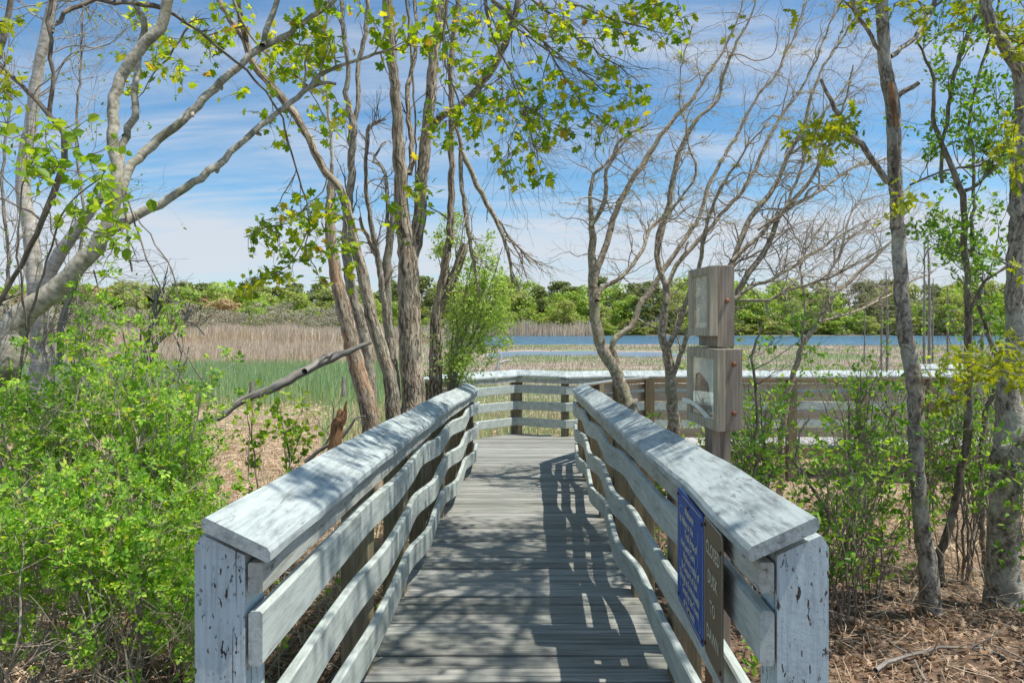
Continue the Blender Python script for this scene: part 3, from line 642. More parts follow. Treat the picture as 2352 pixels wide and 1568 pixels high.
# ---------------------------------------------------------------- display post
def obox(mb, c, ax, ay, hx, hy, z0, z1, bev=0.004):   # oriented box in plan
    c = np.array([*c, 0.0]); q = [c - ax * hx - ay * hy, c + ax * hx - ay * hy, c + ax * hx + ay * hy, c - ax * hx + ay * hy]
    V = [k + (0, 0, z0) for k in q] + [k + (0, 0, z1) for k in q]
    mb.add(V, [[0, 3, 2, 1], [4, 5, 6, 7], [0, 1, 5, 4], [1, 2, 6, 5], [2, 3, 7, 6], [3, 0, 4, 7]])
ay = nrm(np.array([-.03, .31, 0])); ax = np.array([ay[1], -ay[0], 0])   # ax points away from the ramp
pb = np.array([1.075, 3.57]); gz = float(G(*pb))
t = thing('display_post', 'weathered wooden post carrying two framed notice boxes beside the ramp', 'notice board', (*pb, gz))
def bev(o, w_=.004):
    m_ = o.modifiers.new('bevel', 'BEVEL'); m_.width = w_; m_.segments = 2; m_.limit_method = 'ANGLE'; return o
r = MB(); obox(r, pb, ax, ay, .05, .05, gz - .2, 1.52); bev(r.build('post', M['wood_grey'], t))
r = MB(); obox(r, (1.088, 3.64), ax, ay, .046, .13, 1.533, 1.955); bev(r.build('upper_block', M['wood_grey'], t))
r = MB(); obox(r, (1.088, 3.60), ax, ay, .050, .185, 1.118, 1.527); bev(r.build('lower_block', M['wood_grey'], t))
def frame_box(cy, z0, z1, half, w_, lab):
    c = np.array([1.088 - .048 - .001, cy]); c2 = c - ax[:2] * .022
    fr_ = tag(bpy.data.objects.new('notice_frame', None), lab); C.objects.link(fr_); fr_.parent = t
    loc = np.array([*c2, (z0 + z1) / 2]); fr_.location = loc - np.array(t.location)
    def bld(r, nm, mt):
        o = r.build(nm, mt); o.parent = fr_; o.location = -loc; return o
    r = MB()
    for s_ in (-1, 1): obox(r, c2 + ay[:2] * s_ * (half - w_ / 2), ax, ay, .022, w_ / 2, z0, z1)
    obox(r, c2, ax, ay, .0205, half - w_, z0, z0 + w_); obox(r, c2, ax, ay, .0205, half - w_, z1 - w_, z1)
    bev(bld(r, 'frame', M['wood_frame']), .003)
    ci = c - ax[:2] * .014
    return c2, ci, bld
c2, ci, bld = frame_box(3.65, 1.59, 1.95, .155, .042, 'upper framed notice under glass')
def quad(c, y0, y1, z0, z1, off):
    a = np.array([*(c + ay[:2] * y0 - ax[:2] * off), z0]); b = np.array([*(c + ay[:2] * y1 - ax[:2] * off), z0])
    return [a, b, b + (0, 0, z1 - z0), a + (0, 0, z1 - z0)]
r = MB(); r.add(quad(ci, -.115, .115, 1.625, 1.915, 0), [[0, 1, 2, 3]]); bld(r, 'notice_sheet', M['paper'])
r = MB()
for k in range(26):
    z_ = 1.90 - k * .0095; l = rng.uniform(.06, .1); r.add(quad(ci, -.1, l, z_, z_ + .0035, .001), [[0, 1, 2, 3]])
bld(r, 'print', M['ink'])
r = MB(); r.add(quad(ci, -.115, .115, 1.625, 1.915, .02), [[0, 1, 2, 3]]); bld(r, 'glass', M['glass'])
c2, ci, bld = frame_box(3.60, 1.118, 1.527, .215, .05, 'lower framed notice with a torn, curling sheet')
r = MB(); r.add(quad(ci, -.165, .165, 1.165, 1.48, 0), [[0, 1, 2, 3]]); bld(r, 'backing', M['plywood'])
r = MB()   # torn poster: curled irregular strips
def curl(pts, off=.006):
    V = [np.array([*(ci + ay[:2] * a - ax[:2] * (off + c)), z_]) for a, z_, c in pts]; return V
for pc in ([(.165, 1.48, 0), (-.165, 1.48, 0), (-.165, 1.37, .002), (-.05, 1.345, .004), (.01, 1.37, .003), (.08, 1.395, .002), (.165, 1.37, 0)], [(-.165, 1.37, .002), (-.165, 1.18, .006), (-.135, 1.168, .01), (-.05, 1.345, .004)], [(.165, 1.37, 0), (.135, 1.385, .001), (.15, 1.25, .003), (.165, 1.2, .002)]):
    r.add(curl(pc), [list(range(len(pc)))])
bld(r, 'torn_sheet', M['paper'])
r = MB(); 
pa = [(.16, 1.24, .07), (.08, 1.235, .05), (0, 1.20, .02), (-.07, 1.17, .012), (-.12, 1.165, .01)]
V = curl([(a, z_ + .012, c) for a, z_, c in pa] + [(a, z_ - .012, c) for a, z_, c in pa]); r.add(V, [[i, i + 1, i + 6, i + 5] for i in range(4)])
pa = [(.1, 1.27, .02), (.05, 1.22, .03), (-.03, 1.18, .025), (-.06, 1.15, .01)]
V = curl([(a, z_ + .012, c) for a, z_, c in pa] + [(a - .02, z_ - .01, c) for a, z_, c in pa]); r.add(V, [[i, i + 1, i + 5, i + 4] for i in range(3)])
bld(r, 'curled_strip', M['paper'])
r = MB(); r.add(quad(ci, -.165, .165, 1.165, 1.48, .02), [[0, 1, 2, 3]]); bld(r, 'glass', M['glass'])
for (yy, hz, zz) in ((3.64, .13, 1.771), (3.60, .185, 1.452), (3.60, .185, 1.205)):
    c = np.array([1.088 + .004, yy, 0]) - ay * (hz + .0005); c[2] = zz
    r = MB(); disc(r, c, -ay, .012, .014, 10); r.build('bolt', M['copper'], t)

# ---------------------------------------------------------------- trees
def tree(name, label, base, cat='tree', group=None):
    return thing(name, label, cat, (float(base[0]), float(base[1]), float(G(base[0], base[1]))), group)
UPR = np.array([0.45, 0.05, 0.35])
UP = np.array([0, 0, 0.5])

# T1: leaning smooth grey tree at the left
T1 = tree('leaning_tree', 'smooth grey tree leaning in from the left edge with long limbs reaching right', (-3.5, 4.6))
mb = MB(); tw = MB(); tips = []
gb = float(G(-3.5, 4.6))
tr = limb(mb, [(-60, 980, 46), (20, 830, 42), (34, 745, 36), (92, 697, 30), (162, 632, 25), (232, 551, 22), (259, 486, 20), (267, 400, 17), (259, 324, 15), (259, 243, 15), (275, 184, 15), (319, 119, 15), (367, 65, 15), (389, 0, 14), (398, -70, 13), (420, -200, 11), (470, -380, 7)], (4.6, 4.7, 4.9), 14, .06, .05, ground=gb)
T1.location = (-3.9, 4.6, gb)
l2 = limb(mb, [(268, 460, 12), (281, 421, 13), (302, 378, 12), (346, 335, 12), (400, 292, 11), (454, 243, 11), (508, 189, 10), (572, 130, 9), (605, 105, 10), (664, 76, 8), (718, 38, 7), (772, 0, 6), (840, -60, 4), (930, -160, 2)], (4.85, 5.6), 10, .06, .06)
l2b = limb(mb, [(603, 106, 8), (610, 76, 7.5), (637, 5, 7), (655, -60, 6), (700, -200, 3)], (5.2, 5.5), 8)
l3 = limb(mb, [(240, 545, 14), (259, 528, 14), (302, 502, 13), (367, 470, 11.5), (427, 432, 10.5), (497, 383, 10), (545, 335, 8), (589, 302, 8), (648, 248, 7), (697, 211, 7), (740, 175, 6), (772, 157, 5), (847, 130, 4), (989, 86, 3), (1070, 55, 1.5)], (4.8, 5.9), 10, .06, .06)
limb(mb, [(697, 211, 6), (729, 193, 5), (772, 193, 4)], 5.6, 7)
l4 = limb(mb, [(276, 400, 8), (281, 351, 9), (286, 313, 10), (310, 270, 10), (313, 216, 9), (319, 162, 8), (324, 103, 9), (335, 43, 8), (319, 22, 7), (300, -10, 6)], (4.95, 5.3), 8)
for (x, y, yy, k) in ((497, 383, 5.2, .022), (508, 195, 5.3, .02), (367, 470, 5.0, .022), (286, 313, 5.02, .022), (310, 268, 5.1, .022), (441, 262, 5.1, .018), (454, 243, 5.15, .018), (589, 305, 5.4, .017)):
    c = P(x, y, yy); pts = c + np.outer(np.linspace(0, .05, 3), nrm(rng.normal(0, 1, 3) + (0, -.5, -.3))); tube(mb, pts, [k, k * .9, k * .5], 7, True, .2)
mb.build('trunk', M['bark_smooth'], T1, True)
for q in (l2, l3): sprout(tw, q, 9, (.15, .5), 1, UP * .6, tips=tips, t0=.5)
# overhead foliage (out of frame, casts dapple)
for q in (tr[-12:], l2[-8:], l2b[-8:]): sprout(tw, q, 10, (.5, 1.2), 2, UP, tips=tips, t0=.1, kids=3)
tw.build('branches', M['twig'], T1, True)
lf = MB(); leaves_on(lf, [t_ for t_ in tips if t_[0][2] > EH + 745 / F * t_[0][1] * .8], 3, .07, MAPLE, .06); lf.build('leaves', M['maple'], T1)

# dead shredded limb + hanging stems by T1
def snag(name, label, specs, Y, mat, cat='tree', tw_n=0, bias=UP, L=(.2, .5), lev=1, sides=8, rough=.08, group=None, twmat='twig', leaf=None, rs=1.0, tw0=.3):
    base = P(specs[0][0][0], specs[0][0][1], Y if np.isscalar(Y) else Y[0])
    t = thing(name, label, cat, tuple(base), group); mb = MB(); tips = []; tw = mb
    for s_ in specs:
        yy = Y if not isinstance(s_[-1], (int, float)) else s_[-1]; s2 = s_[:-1] if isinstance(s_[-1], (int, float)) else s_
        q = limb(mb, s2, yy, sides, .08, rough, rs=rs)
        if tw_n: sprout(tw, q, tw_n, L, lev, bias, tips=tips, t0=tw0)
    mb.build('trunk' if cat == 'tree' else 'stem', M[mat], t, True)
    if leaf and tips: lf = MB(); leaves_on(lf, tips, leaf[0], leaf[1], leaf[2], leaf[3]); lf.build('leaves', M[leaf[4]], t)
    return t
snag('dead_limb', 'pale shredded dead limb behind the leaning tree at the left', [[(60, 720, 10), (92, 690, 14), (130, 600, 17), (167, 540, 15), (216, 475, 12), (250, 420, 9), (262, 380, 5)]], 5.6, 'bark_pale', 'limb', 3)
# T2 pale trunk far left
T2 = tree('pale_tree', 'pale barked upright tree near the left edge with a haze of fine twigs', (-4.0, 6.0)); mb = MB(); tw = MB(); tips = []
q = limb(mb, [(95, 760, 30), (92, 690, 27), (81, 650, 23), (70, 540, 20), (54, 432, 19), (59, 351, 17), (70, 270, 16), (86, 178, 14), (103, 81, 13), (121, 0, 12), (140, -120, 10), (180, -300, 5)], 5.9, 12, .08, .06, ground=float(G(-4, 5.9)))
mb.build('trunk', M['bark_pale'], T2, True)
T2.location = (float(q[0, 0]), 5.9, float(G(-4, 5.9)))
sprout(tw, q, 46, (.5, 1.3), 2, np.array([.35, 0, .15]), .2, tips, 4, .15, .95, 1.0, .009)
tw.build('twigs', M['twig'], T2, True)
for o_ in T2.children: o_.location = -T2.location
lf = MB(); leaves_on(lf, [tips[i] for i in rng.integers(0, len(tips), 260)], 2, .035, OVAL, .03); lf.build('leaves', M['shrub'], T2)
for lb, pts, yy in (('thin bare sapling with a haze of twigs, leftmost behind the pale tree', [(10, 760, 6), (20, 600, 5), (5, 420, 4), (20, 250, 3), (10, 120, 2)], 7.0), ('thin bare sapling between the pale tree and the leaning tree', [(185, 800, 6), (178, 640, 5), (190, 480, 4), (175, 330, 3.5), (185, 150, 3), (190, 20, 2)], 7.6)):
    p0 = P(pts[0][0], pts[0][1], yy); t = thing('bare_sapling', lb, 'sapling', (float(p0[0]), yy, float(G(p0[0], yy)))); mb = MB(); tw = MB(); tips = []
    q = limb(mb, pts, yy, 7, .1, .05, ground=float(G(p0[0], yy))); sprout(tw, q, 26, (.4, 1.1), 2, UP * .5, .2, tips, 3, .1, 1, 1, .007); mb.build('trunk', M['bark_grey'], t, True); tw.build('twigs', M['twig'], t, True)
    lf = MB(); leaves_on(lf, [tips[i] for i in rng.integers(0, len(tips), 120)], 2, .04, OVAL, .03); lf.build('leaves', M['shrub'], t)
# T3 thin dark sapling with the arch
T3 = tree('arching_sapling', 'thin brown sapling bending at the far left, its top arching across to the right', (-3.9, 5.0)); mb = MB(); tw = MB(); tips = []
q1 = limb(mb, [(-60, 900, 8), (-40, 760, 7), (0, 686, 6), (32, 637, 6), (86, 540, 7), (124, 448, 8), (146, 373, 8), (146, 308, 8), (113, 265, 7), (54, 200, 6), (0, 151, 5), (-60, 100, 4)], 4.3, 8, ground=float(G(-3, 4.3)))
T3.location = (float(q1[0, 0]), 4.3, float(G(-3, 4.3)))
q2 = limb(mb, [(113, 265, 6), (121, 200, 5.5), (121, 135, 5.5), (116, 54, 5), (121, 0, 5), (130, -80, 3)], 4.3, 7)
q3 = limb(mb, [(119, 75, 5), (135, 45, 6), (162, 22, 6), (216, 1, 6), (260, 6, 6), (297, 11, 6), (360, 15, 6), (400, 38, 5), (459, 76, 4.5), (513, 119, 4), (567, 162, 3.5), (610, 211, 3), (648, 270, 3), (670, 351, 2.6), (690, 415, 2.4), (705, 462, 2)], (4.4, 5.6), 7)
q4 = limb(mb, [(0, 135, 6), (10, 90, 7), (16, 54, 7), (22, 0, 7), (28, -60, 6)], 4.0, 7)
mb.build('trunk', M['bark_dark'], T3, True)
sprout(tw, q1, 12, (.2, .6), 1, UP, tips=tips, t0=.2); sprout(tw, q3, 10, (.1, .3), 1, UP * 0, tips=[], t0=.1)
tw.build('twigs', M['twig_dark'], T3, True)
# left mid broad lime leaves on two saplings
def leafclusters(mb, lf, cl, Y, T, size, per=7, hub=4, tl=(.08, .22), droop=.3, up=.6, dY=.35):
    """cl: (x, y, rx, ry, n) measured leaf masses; twigs radiate from hubs inside each"""
    for (x, y, rx_, ry_, n_) in cl:
        for _ in range(max(1, int(n_))):
            q = rng.uniform(-1, 1, 2); yy = Y + rng.uniform(-dY, dY)
            c = P(x + q[0] * rx_, y + q[1] * ry_, yy); tips = []
            for k in range(hub):
                d = nrm(rng.normal(0, 1, 3) + (0, 0, -droop * .5)); grow(mb, c, d, rng.uniform(*tl), .0032, 0, UP * -droop, .2, tips, 0, .05)
            leaves_on(lf, tips, max(1, per // 2), size, T, .04, up, droop)
def sap(label, stems, cl, Y, mat, leafmat, T, size, n_=12, name='sapling', **kw):
    t = thing(name, label, 'sapling', (0, 0, 0)); mb = MB(); lf = MB()
    q0 = None
    for s_ in stems:
        q = limb(mb, s_, Y, 6, .08, .05); q0 = q if q0 is None else q0
    t.location = tuple(q0[0, :3])
    leafclusters(mb, lf, cl, Y if np.isscalar(Y) else Y[-1], T, size, **kw)
    mb.build('stem', M[mat], t, True); lf.build('leaves', M[leafmat], t); return t
sap('sapling with broad lime green leaves in front of the pale tree', [[(40, 900, 4), (60, 760, 4), (110, 600, 3), (150, 480, 2.5), (230, 410, 2)], [(60, 760, 3), (40, 560, 3), (60, 400, 2), (100, 340, 1.5)], [(150, 480, 2), (210, 530, 1.6), (260, 540, 1)]],
    [(40, 320, 40, 40, 2), (95, 345, 50, 30, 3), (190, 360, 30, 25, 2), (200, 420, 40, 30, 3), (150, 400, 50, 20, 2), (250, 470, 35, 22, 3), (220, 540, 45, 20, 3), (130, 480, 50, 30, 2), (70, 390, 60, 25, 2), (280, 520, 18, 20, 2), (170, 300, 30, 15, 1)], (4.1, 3.9), 'bark_dark', 'lime', ROUND, .066, hub=3, per=5, droop=0, up=.9, dY=.2)
sap('oak twig with leaves hanging in at the top left corner', [[(-40, 120, 4), (0, 150, 3), (30, 210, 2)]], [(10, 40, 25, 30, 2), (15, 210, 25, 30, 3), (20, 160, 20, 20, 1)], 3.6, 'bark_dark', 'oakleaf', OAK, .07, name='twig', hub=3, per=4)

# centre cluster
def ctree(label, limbs, Y, mat, tw_n=0, bias=UP, name='tree', L=(.3, .8), lev=1, tips=None, twmat='twig', t0=.4, kids=3, sides=12, rough=.09, step=.08):
    p0 = P(limbs[0][0][0], limbs[0][0][1], Y); g = float(G(p0[0], Y))
    t = thing(name, label, 'tree', (float(p0[0]), Y, g)); mb = MB(); tw = mb if tw_n <= 12 else MB(); tips = [] if tips is None else tips; qs = []
    for k, s_ in enumerate(limbs):
        q = limb(mb, s_, (Y, Y + (rng.uniform(-.5, .5) if k else 0)), sides if k == 0 else max(6, sides - 3), step, rough, ground=g if k == 0 else None)
        qs.append(q)
        if tw_n: sprout(tw, q, tw_n, L, lev, bias, tips=tips, t0=t0 if k == 0 else .2, kids=kids)
    mb.build('trunk', M[mat], t, True)
    if tw.v and tw is not mb: tw.build('twigs', M[twmat], t, True)
    return t, qs, tips
ctree('broken trunk with orange peeling bark, leftmost of the clump left of the ramp', [[(850, 960, 24), (821, 847, 22), (794, 729, 21), (773, 648, 17), (757, 540, 14), (757, 448, 10), (760, 400, 6), (762, 378, 4)]], 7.9, 'bark_orange', 3)
ctree('tall trunk forking high up, right behind the broken orange one', [[(850, 900, 19), (832, 756, 17), (805, 648, 14), (796, 540, 12), (805, 432, 11), (808, 351, 10), (811, 292, 11), (800, 240, 8), (794, 216, 7), (800, 162, 6.5), (789, 81, 6), (784, 0, 5.5), (770, -150, 4)], [(811, 292, 7), (824, 227, 7), (821, 162, 6.5), (838, 81, 6), (843, 0, 6), (850, -160, 4)]], 8.5, 'bark_grey', 10, t0=.5)
tC2, qC2, tpC2 = ctree('curved tree sweeping up to the left from the middle of the clump', [[(905, 960, 22), (892, 847, 18), (870, 783, 18), (848, 702, 16), (832, 621, 15), (811, 545, 14), (800, 486, 13), (784, 437, 12), (740, 383, 11), (708, 313, 11), (670, 254, 12), (632, 205, 12), (586, 151, 11), (568, 103, 11), (541, 59, 9), (503, 0, 8), (470, -80, 6)], [(568, 103, 8), (556, 50, 8), (551, 16, 8), (540, -40, 6)]], 7.4, 'bark_furrow', 0)
ctree('dark snag with several thin dead tops between the curved tree and the big maple', [[(905, 900, 15), (897, 799, 14), (888, 675, 13), (892, 583, 11), (902, 513, 8), (898, 470, 4)], [(894, 600, 7), (886, 400, 5), (859, 373, 4), (870, 345, 3), (886, 325, 2)], [(896, 780, 10), (868, 600, 8), (843, 459, 6), (840, 367, 5), (845, 302, 4), (850, 285, 3)], [(845, 302, 3), (860, 282, 3), (886, 275, 2)], [(880, 620, 9), (850, 560, 7), (829, 515, 5), (828, 500, 4)]], 8.8, 'bark_grey', 9, bias=UP * .4, L=(.2, .6), lev=2)
tC4, qC4, tpC4 = ctree('big furrowed maple with twin stems, the thickest trunk of the clump', [[(950, 930, 34), (946, 847, 31), (940, 702, 30), (940, 594, 27), (926, 500, 20), (919, 378, 18), (913, 270, 15), (902, 162, 14), (897, 81, 16), (889, 0, 15), (885, -150, 12), (870, -350, 7)], [(942, 690, 8), (946, 610, 16), (962, 513, 20), (967, 432, 18), (978, 335, 17), (989, 243, 16), (997, 135, 14), (1010, 43, 14), (1021, 0, 13), (1040, -150, 10), (1080, -330, 5)], [(940, 400, 8), (946, 351, 8), (935, 216, 7), (951, 135, 6), (956, 54, 5), (951, 0, 5)], [(985, 300, 11), (1010, 270, 11), (1054, 248, 10), (1108, 189, 11), (1145, 135, 10), (1167, 81, 10), (1185, 20, 9), (1210, -80, 8), (1260, -200, 5)]], 8.0, 'bark_furrow', 5, L=(.3, .9), lev=1, t0=.5)
ctree('slim furrowed trunk just right of the big maple, hung with dead branches', [[(1000, 930, 19), (1000, 847, 18), (1000, 745, 15), (1016, 648, 13), (1032, 540, 11), (1035, 432, 10), (1037, 351, 9), (1037, 270, 9), (1035, 162, 8), (1043, 54, 7), (1054, 0, 6), (1070, -150, 4)], [(1005, 720, 12), (1030, 665, 13), (1050, 610, 13), (1064, 572, 12), (1066, 560, 9)]], 8.7, 'bark_furrow', 6, t0=.5)
snag('hanging_branch', 'long dead branch hanging down on the right of the clump', [[(1045, 290, 3), (1059, 330, 6), (1059, 405, 6), (1070, 486, 6), (1081, 567, 5), (1095, 640, 3.5), (1102, 697, 2)], [(1055, 340, 4), (1064, 356, 6), (1091, 416, 7), (1129, 486, 6.5), (1150, 530, 5.5), (1162, 562, 5), (1173, 600, 4.5), (1176, 650, 3)], [(1162, 540, 4), (1195, 570, 3), (1225, 595, 2), (1248, 612, 1)], [(1129, 486, 4), (1160, 530, 3), (1190, 580, 2), (1210, 640, 1)]], 8.4, 'bark_lichen', 'branch', 11, bias=np.array([.5, 0, -.55]), L=(.15, .5), lev=1, tw0=.3)
snag('thin_tree', 'thin pale stem standing behind the leaves left of the clump', [[(775, 720, 6), (768, 540, 6), (762, 351, 5), (751, 216, 5), (735, 108, 5), (735, 0, 4), (740, -80, 3)]], 9.2, 'bark_pale', 'tree', 10, L=(.3, .7))
# hanging maple foliage left of the clump
t = thing('maple_spray', 'drooping sprays of green and yellow maple leaves hanging left of the clump', 'foliage', tuple(P(705, 462, 5.6)))
mb = MB(); lf = MB()
for s_ in ([(705, 462, 2.2), (712, 520, 2), (700, 567, 1.8), (725, 620, 1.4), (745, 655, 1)], [(705, 470, 2), (670, 510, 1.8), (620, 520, 1.3), (560, 545, 1)], [(712, 520, 2), (680, 590, 1.6), (640, 625, 1.3), (560, 650, 1)], [(705, 465, 2), (740, 480, 1.5), (790, 500, 1.3), (800, 560, 1)], [(678, 400, 2), (650, 450, 1.5), (630, 480, 1)], [(752, 400, 2), (740, 440, 2), (712, 465, 1.5)]):
    limb(mb, s_, 5.6, 5, .07, .03)
leafclusters(mb, lf, [(570, 545, 25, 8, 3), (620, 515, 30, 15, 4), (660, 525, 30, 20, 5), (690, 500, 35, 25, 6), (740, 485, 40, 25, 8), (780, 480, 20, 20, 3), (650, 565, 40, 10, 3), (700, 560, 30, 20, 4), (760, 560, 30, 30, 6), (790, 570, 20, 30, 4), (720, 600, 15, 10, 1), (620, 640, 40, 12, 6), (660, 635, 35, 18, 6), (570, 652, 20, 8, 3), (745, 650, 18, 10, 3), (690, 600, 25, 12, 3), (655, 490, 12, 20, 2), (680, 450, 10, 10, 1), (785, 610, 20, 10, 2)], 5.7, MAPLE, .066, hub=3, per=3, droop=.5, up=.9)
mb.build('branches', M['twig_dark'], t, True); lf.build('leaves', M['maple'], t)
# upper left maple foliage
t = thing('maple_spray', 'maple leaves around the long limbs in the upper left quarter', 'foliage', tuple(P(640, 150, 6.5)))
mb = MB(); lf = MB()
for s_ in ([(520, -60, 5), (560, 60, 4), (620, 130, 3), (700, 190, 2), (780, 240, 1.3)], [(560, 60, 3), (480, 80, 2), (400, 90, 1.5), (330, 70, 1)], [(455, 40, 3), (400, 110, 3), (355, 170, 2), (300, 250, 1)], [(700, 190, 2), (760, 290, 1.5), (800, 330, 1)], [(620, 130, 2), (620, 210, 1.5), (630, 270, 1)], [(760, -40, 3), (750, 60, 2.5), (740, 130, 2), (800, 130, 1.5)]):
    limb(mb, s_, 6.4, 5, .08, .03)
leafclusters(mb, lf, [(320, 45, 22, 15, 3), (335, 15, 25, 12, 2), (370, 120, 45, 30, 6), (390, 160, 30, 25, 5), (350, 175, 40, 15, 3), (300, 125, 18, 25, 2), (300, 200, 12, 18, 2), (400, 90, 30, 20, 3), (440, 100, 25, 15, 2), (480, 70, 40, 25, 5), (520, 110, 40, 20, 5), (520, 45, 35, 20, 4), (550, 205, 18, 18, 2), (620, 130, 40, 25, 5), (660, 150, 40, 30, 6), (640, 100, 25, 25, 3), (600, 270, 30, 15, 3), (640, 320, 25, 12, 2), (740, 60, 25, 30, 4), (760, 90, 30, 30, 4), (700, 110, 30, 30, 4), (740, 140, 30, 25, 4), (745, 200, 25, 25, 3), (700, 280, 40, 20, 3), (770, 275, 30, 18, 3), (690, 155, 30, 20, 3), (800, 20, 50, 20, 3), (770, 310, 20, 20, 2), (520, 10, 60, 15, 3)], 6.4, MAPLE, .074, hub=3, per=3, droop=.4, up=.8)
mb.build('branches', M['twig_dark'], t, True); lf.build('leaves', M['maple'], t)
# big overhanging maple crown, centre top
t = thing('maple_bough', 'broad maple bough with green and yellow leaves hanging in from the top centre', 'foliage', tuple(P(1180, -60, 5.6)))
mb = MB(); lf = MB(); tips = []; paths = []
for s_ in ([(1060, -120, 8), (1110, -20, 6), (1180, 40, 4.5), (1250, 100, 3.5), (1330, 160, 2.5), (1400, 215, 1.6), (1450, 215, 1)],
           [(1110, -20, 5), (1130, 80, 4), (1170, 160, 3), (1190, 230, 2.4), (1220, 310, 1.8), (1245, 410, 1)],
           [(1040, -60, 5), (1020, 60, 4), (1030, 170, 3), (1060, 260, 2.2), (1040, 300, 1.2)],
           [(1200, -80, 6), (1280, -10, 4.5), (1370, 30, 3), (1460, 60, 2), (1540, 80, 1)],
           [(1250, 100, 3), (1300, 180, 2.4), (1340, 240, 2), (1400, 290, 1.2)],
           [(1170, 160, 2.4), (1120, 200, 2), (1080, 230, 1.2)], [(1190, 230, 2), (1260, 280, 1.6), (1300, 300, 1)], [(1190, 280, 1.5), (1165, 350, 1.2), (1175, 390, .9)],
           [(1170, -40, 5), (1260, 30, 4), (1340, 100, 3), (1420, 150, 2), (1470, 190, 1)], [(1140, 10, 4), (1220, 90, 3), (1300, 140, 2.2), (1380, 185, 1.3)],
           [(930, -60, 4), (950, 200, 3), (955, 400, 2), (950, 440, 1.5)]):
    paths.append(limb(mb, s_, 5.7, 6, .07, .04))
for q in paths[:-1]: sprout(mb, q, 16, (.25, .7), 1, np.array([.25, 0, -.15]), .18, tips, 3, .05, 1, .8, .006)
leafclusters(mb, lf, [(1010, 20, 30, 20, 3), (1000, 90, 35, 25, 5), (1060, 70, 40, 25, 4), (1080, 30, 40, 30, 4), (1140, 30, 40, 30, 5), (1160, 70, 30, 30, 4), (1050, 150, 40, 30, 4), (1100, 150, 40, 25, 4), (1140, 130, 40, 25, 4), (1020, 265, 35, 22, 6), (1060, 290, 30, 25, 6), (1100, 240, 40, 25, 6), (1150, 230, 45, 25, 8), (1190, 190, 40, 25, 5), (1010, 310, 20, 20, 3), (1130, 290, 40, 20, 5), (1200, 260, 40, 25, 6), (1240, 310, 35, 20, 5), (1290, 300, 35, 20, 5), (1180, 330, 40, 18, 4), (1165, 375, 22, 18, 3), (1245, 405, 15, 18, 3), (1200, 370, 18, 12, 2), (1250, 240, 40, 25, 5), (1300, 230, 40, 25, 5), (1270, 170, 50, 25, 5), (1340, 210, 35, 20, 4), (1370, 150, 40, 22, 4), (1330, 90, 50, 30, 6), (1400, 90, 50, 25, 5), (1330, 40, 60, 25, 6), (1240, 60, 50, 30, 6), (1260, 20, 50, 20, 4), (1360, 285, 30, 12, 3), (1400, 280, 20, 10, 2), (1425, 170, 18, 14, 2), (1460, 210, 25, 18, 4), (1430, 235, 15, 15, 2), (1435, 285, 25, 10, 3), (1430, 60, 50, 25, 5), (1500, 40, 50, 25, 6), (1560, 30, 40, 20, 4), (1470, 20, 60, 15, 5), (1540, 80, 30, 12, 2), (1400, 20, 60, 12, 5), (950, 440, 22, 25, 5), (935, 470, 30, 12, 3), (920, 530, 15, 8, 1), (955, 490, 15, 12, 2), (1570, 75, 12, 10, 1)], 5.7, MAPLE, .066, hub=3, per=3, droop=.5, up=.8, dY=.5)
mb.build('branches', M['twig_dark'], t, True); lf.build('leaves', M['maple'], t)
# willow shrub
t = thing('willow_bush', 'fresh green small-leaved bush growing right of the clump behind the left railing', 'bush', (-.9, 9.0, float(G(-.9, 9.0)) + .01)); mb = MB(); lf = MB(); tips = []
for k in range(13):
    x1, y1 = rng.uniform(1000, 1160), rng.uniform(560, 760); q = limb(mb, [(1040 + rng.uniform(-15, 15), 950, 4), (1045 + rng.uniform(-15, 25), 860, 3.2), ((1050 + x1) / 2 + rng.uniform(-20, 20), (880 + y1) / 2, 2.2), (x1, y1, 1.2)], 8.9 + rng.uniform(-.4, .4), 5, .1, .03)
    sprout(mb, q, 9, (.15, .45), 1, UP * .6, .2, tips, 3, .25, 1, 1, .004)
leaves_on(lf, tips, 9, .042, OVAL, .07, .5)
leafclusters(mb, lf, [(1030, 520, 25, 50, 8), (1060, 500, 20, 30, 3), (1120, 560, 20, 30, 4), (1110, 620, 35, 40, 10), (1100, 700, 50, 40, 14), (1060, 760, 50, 30, 8), (1120, 740, 40, 30, 8), (1140, 680, 25, 40, 6), (1010, 620, 20, 50, 4), (1000, 560, 15, 30, 3), (1000, 870, 30, 20, 4), (1150, 780, 25, 30, 5), (1165, 700, 15, 30, 3), (1060, 850, 30, 25, 5), (1110, 810, 30, 20, 4)], 8.9, OVAL, .045, hub=4, per=10, droop=0)
mb.build('stems', M['twig_dark'], t, True); lf.build('leaves', M['willow'], t)

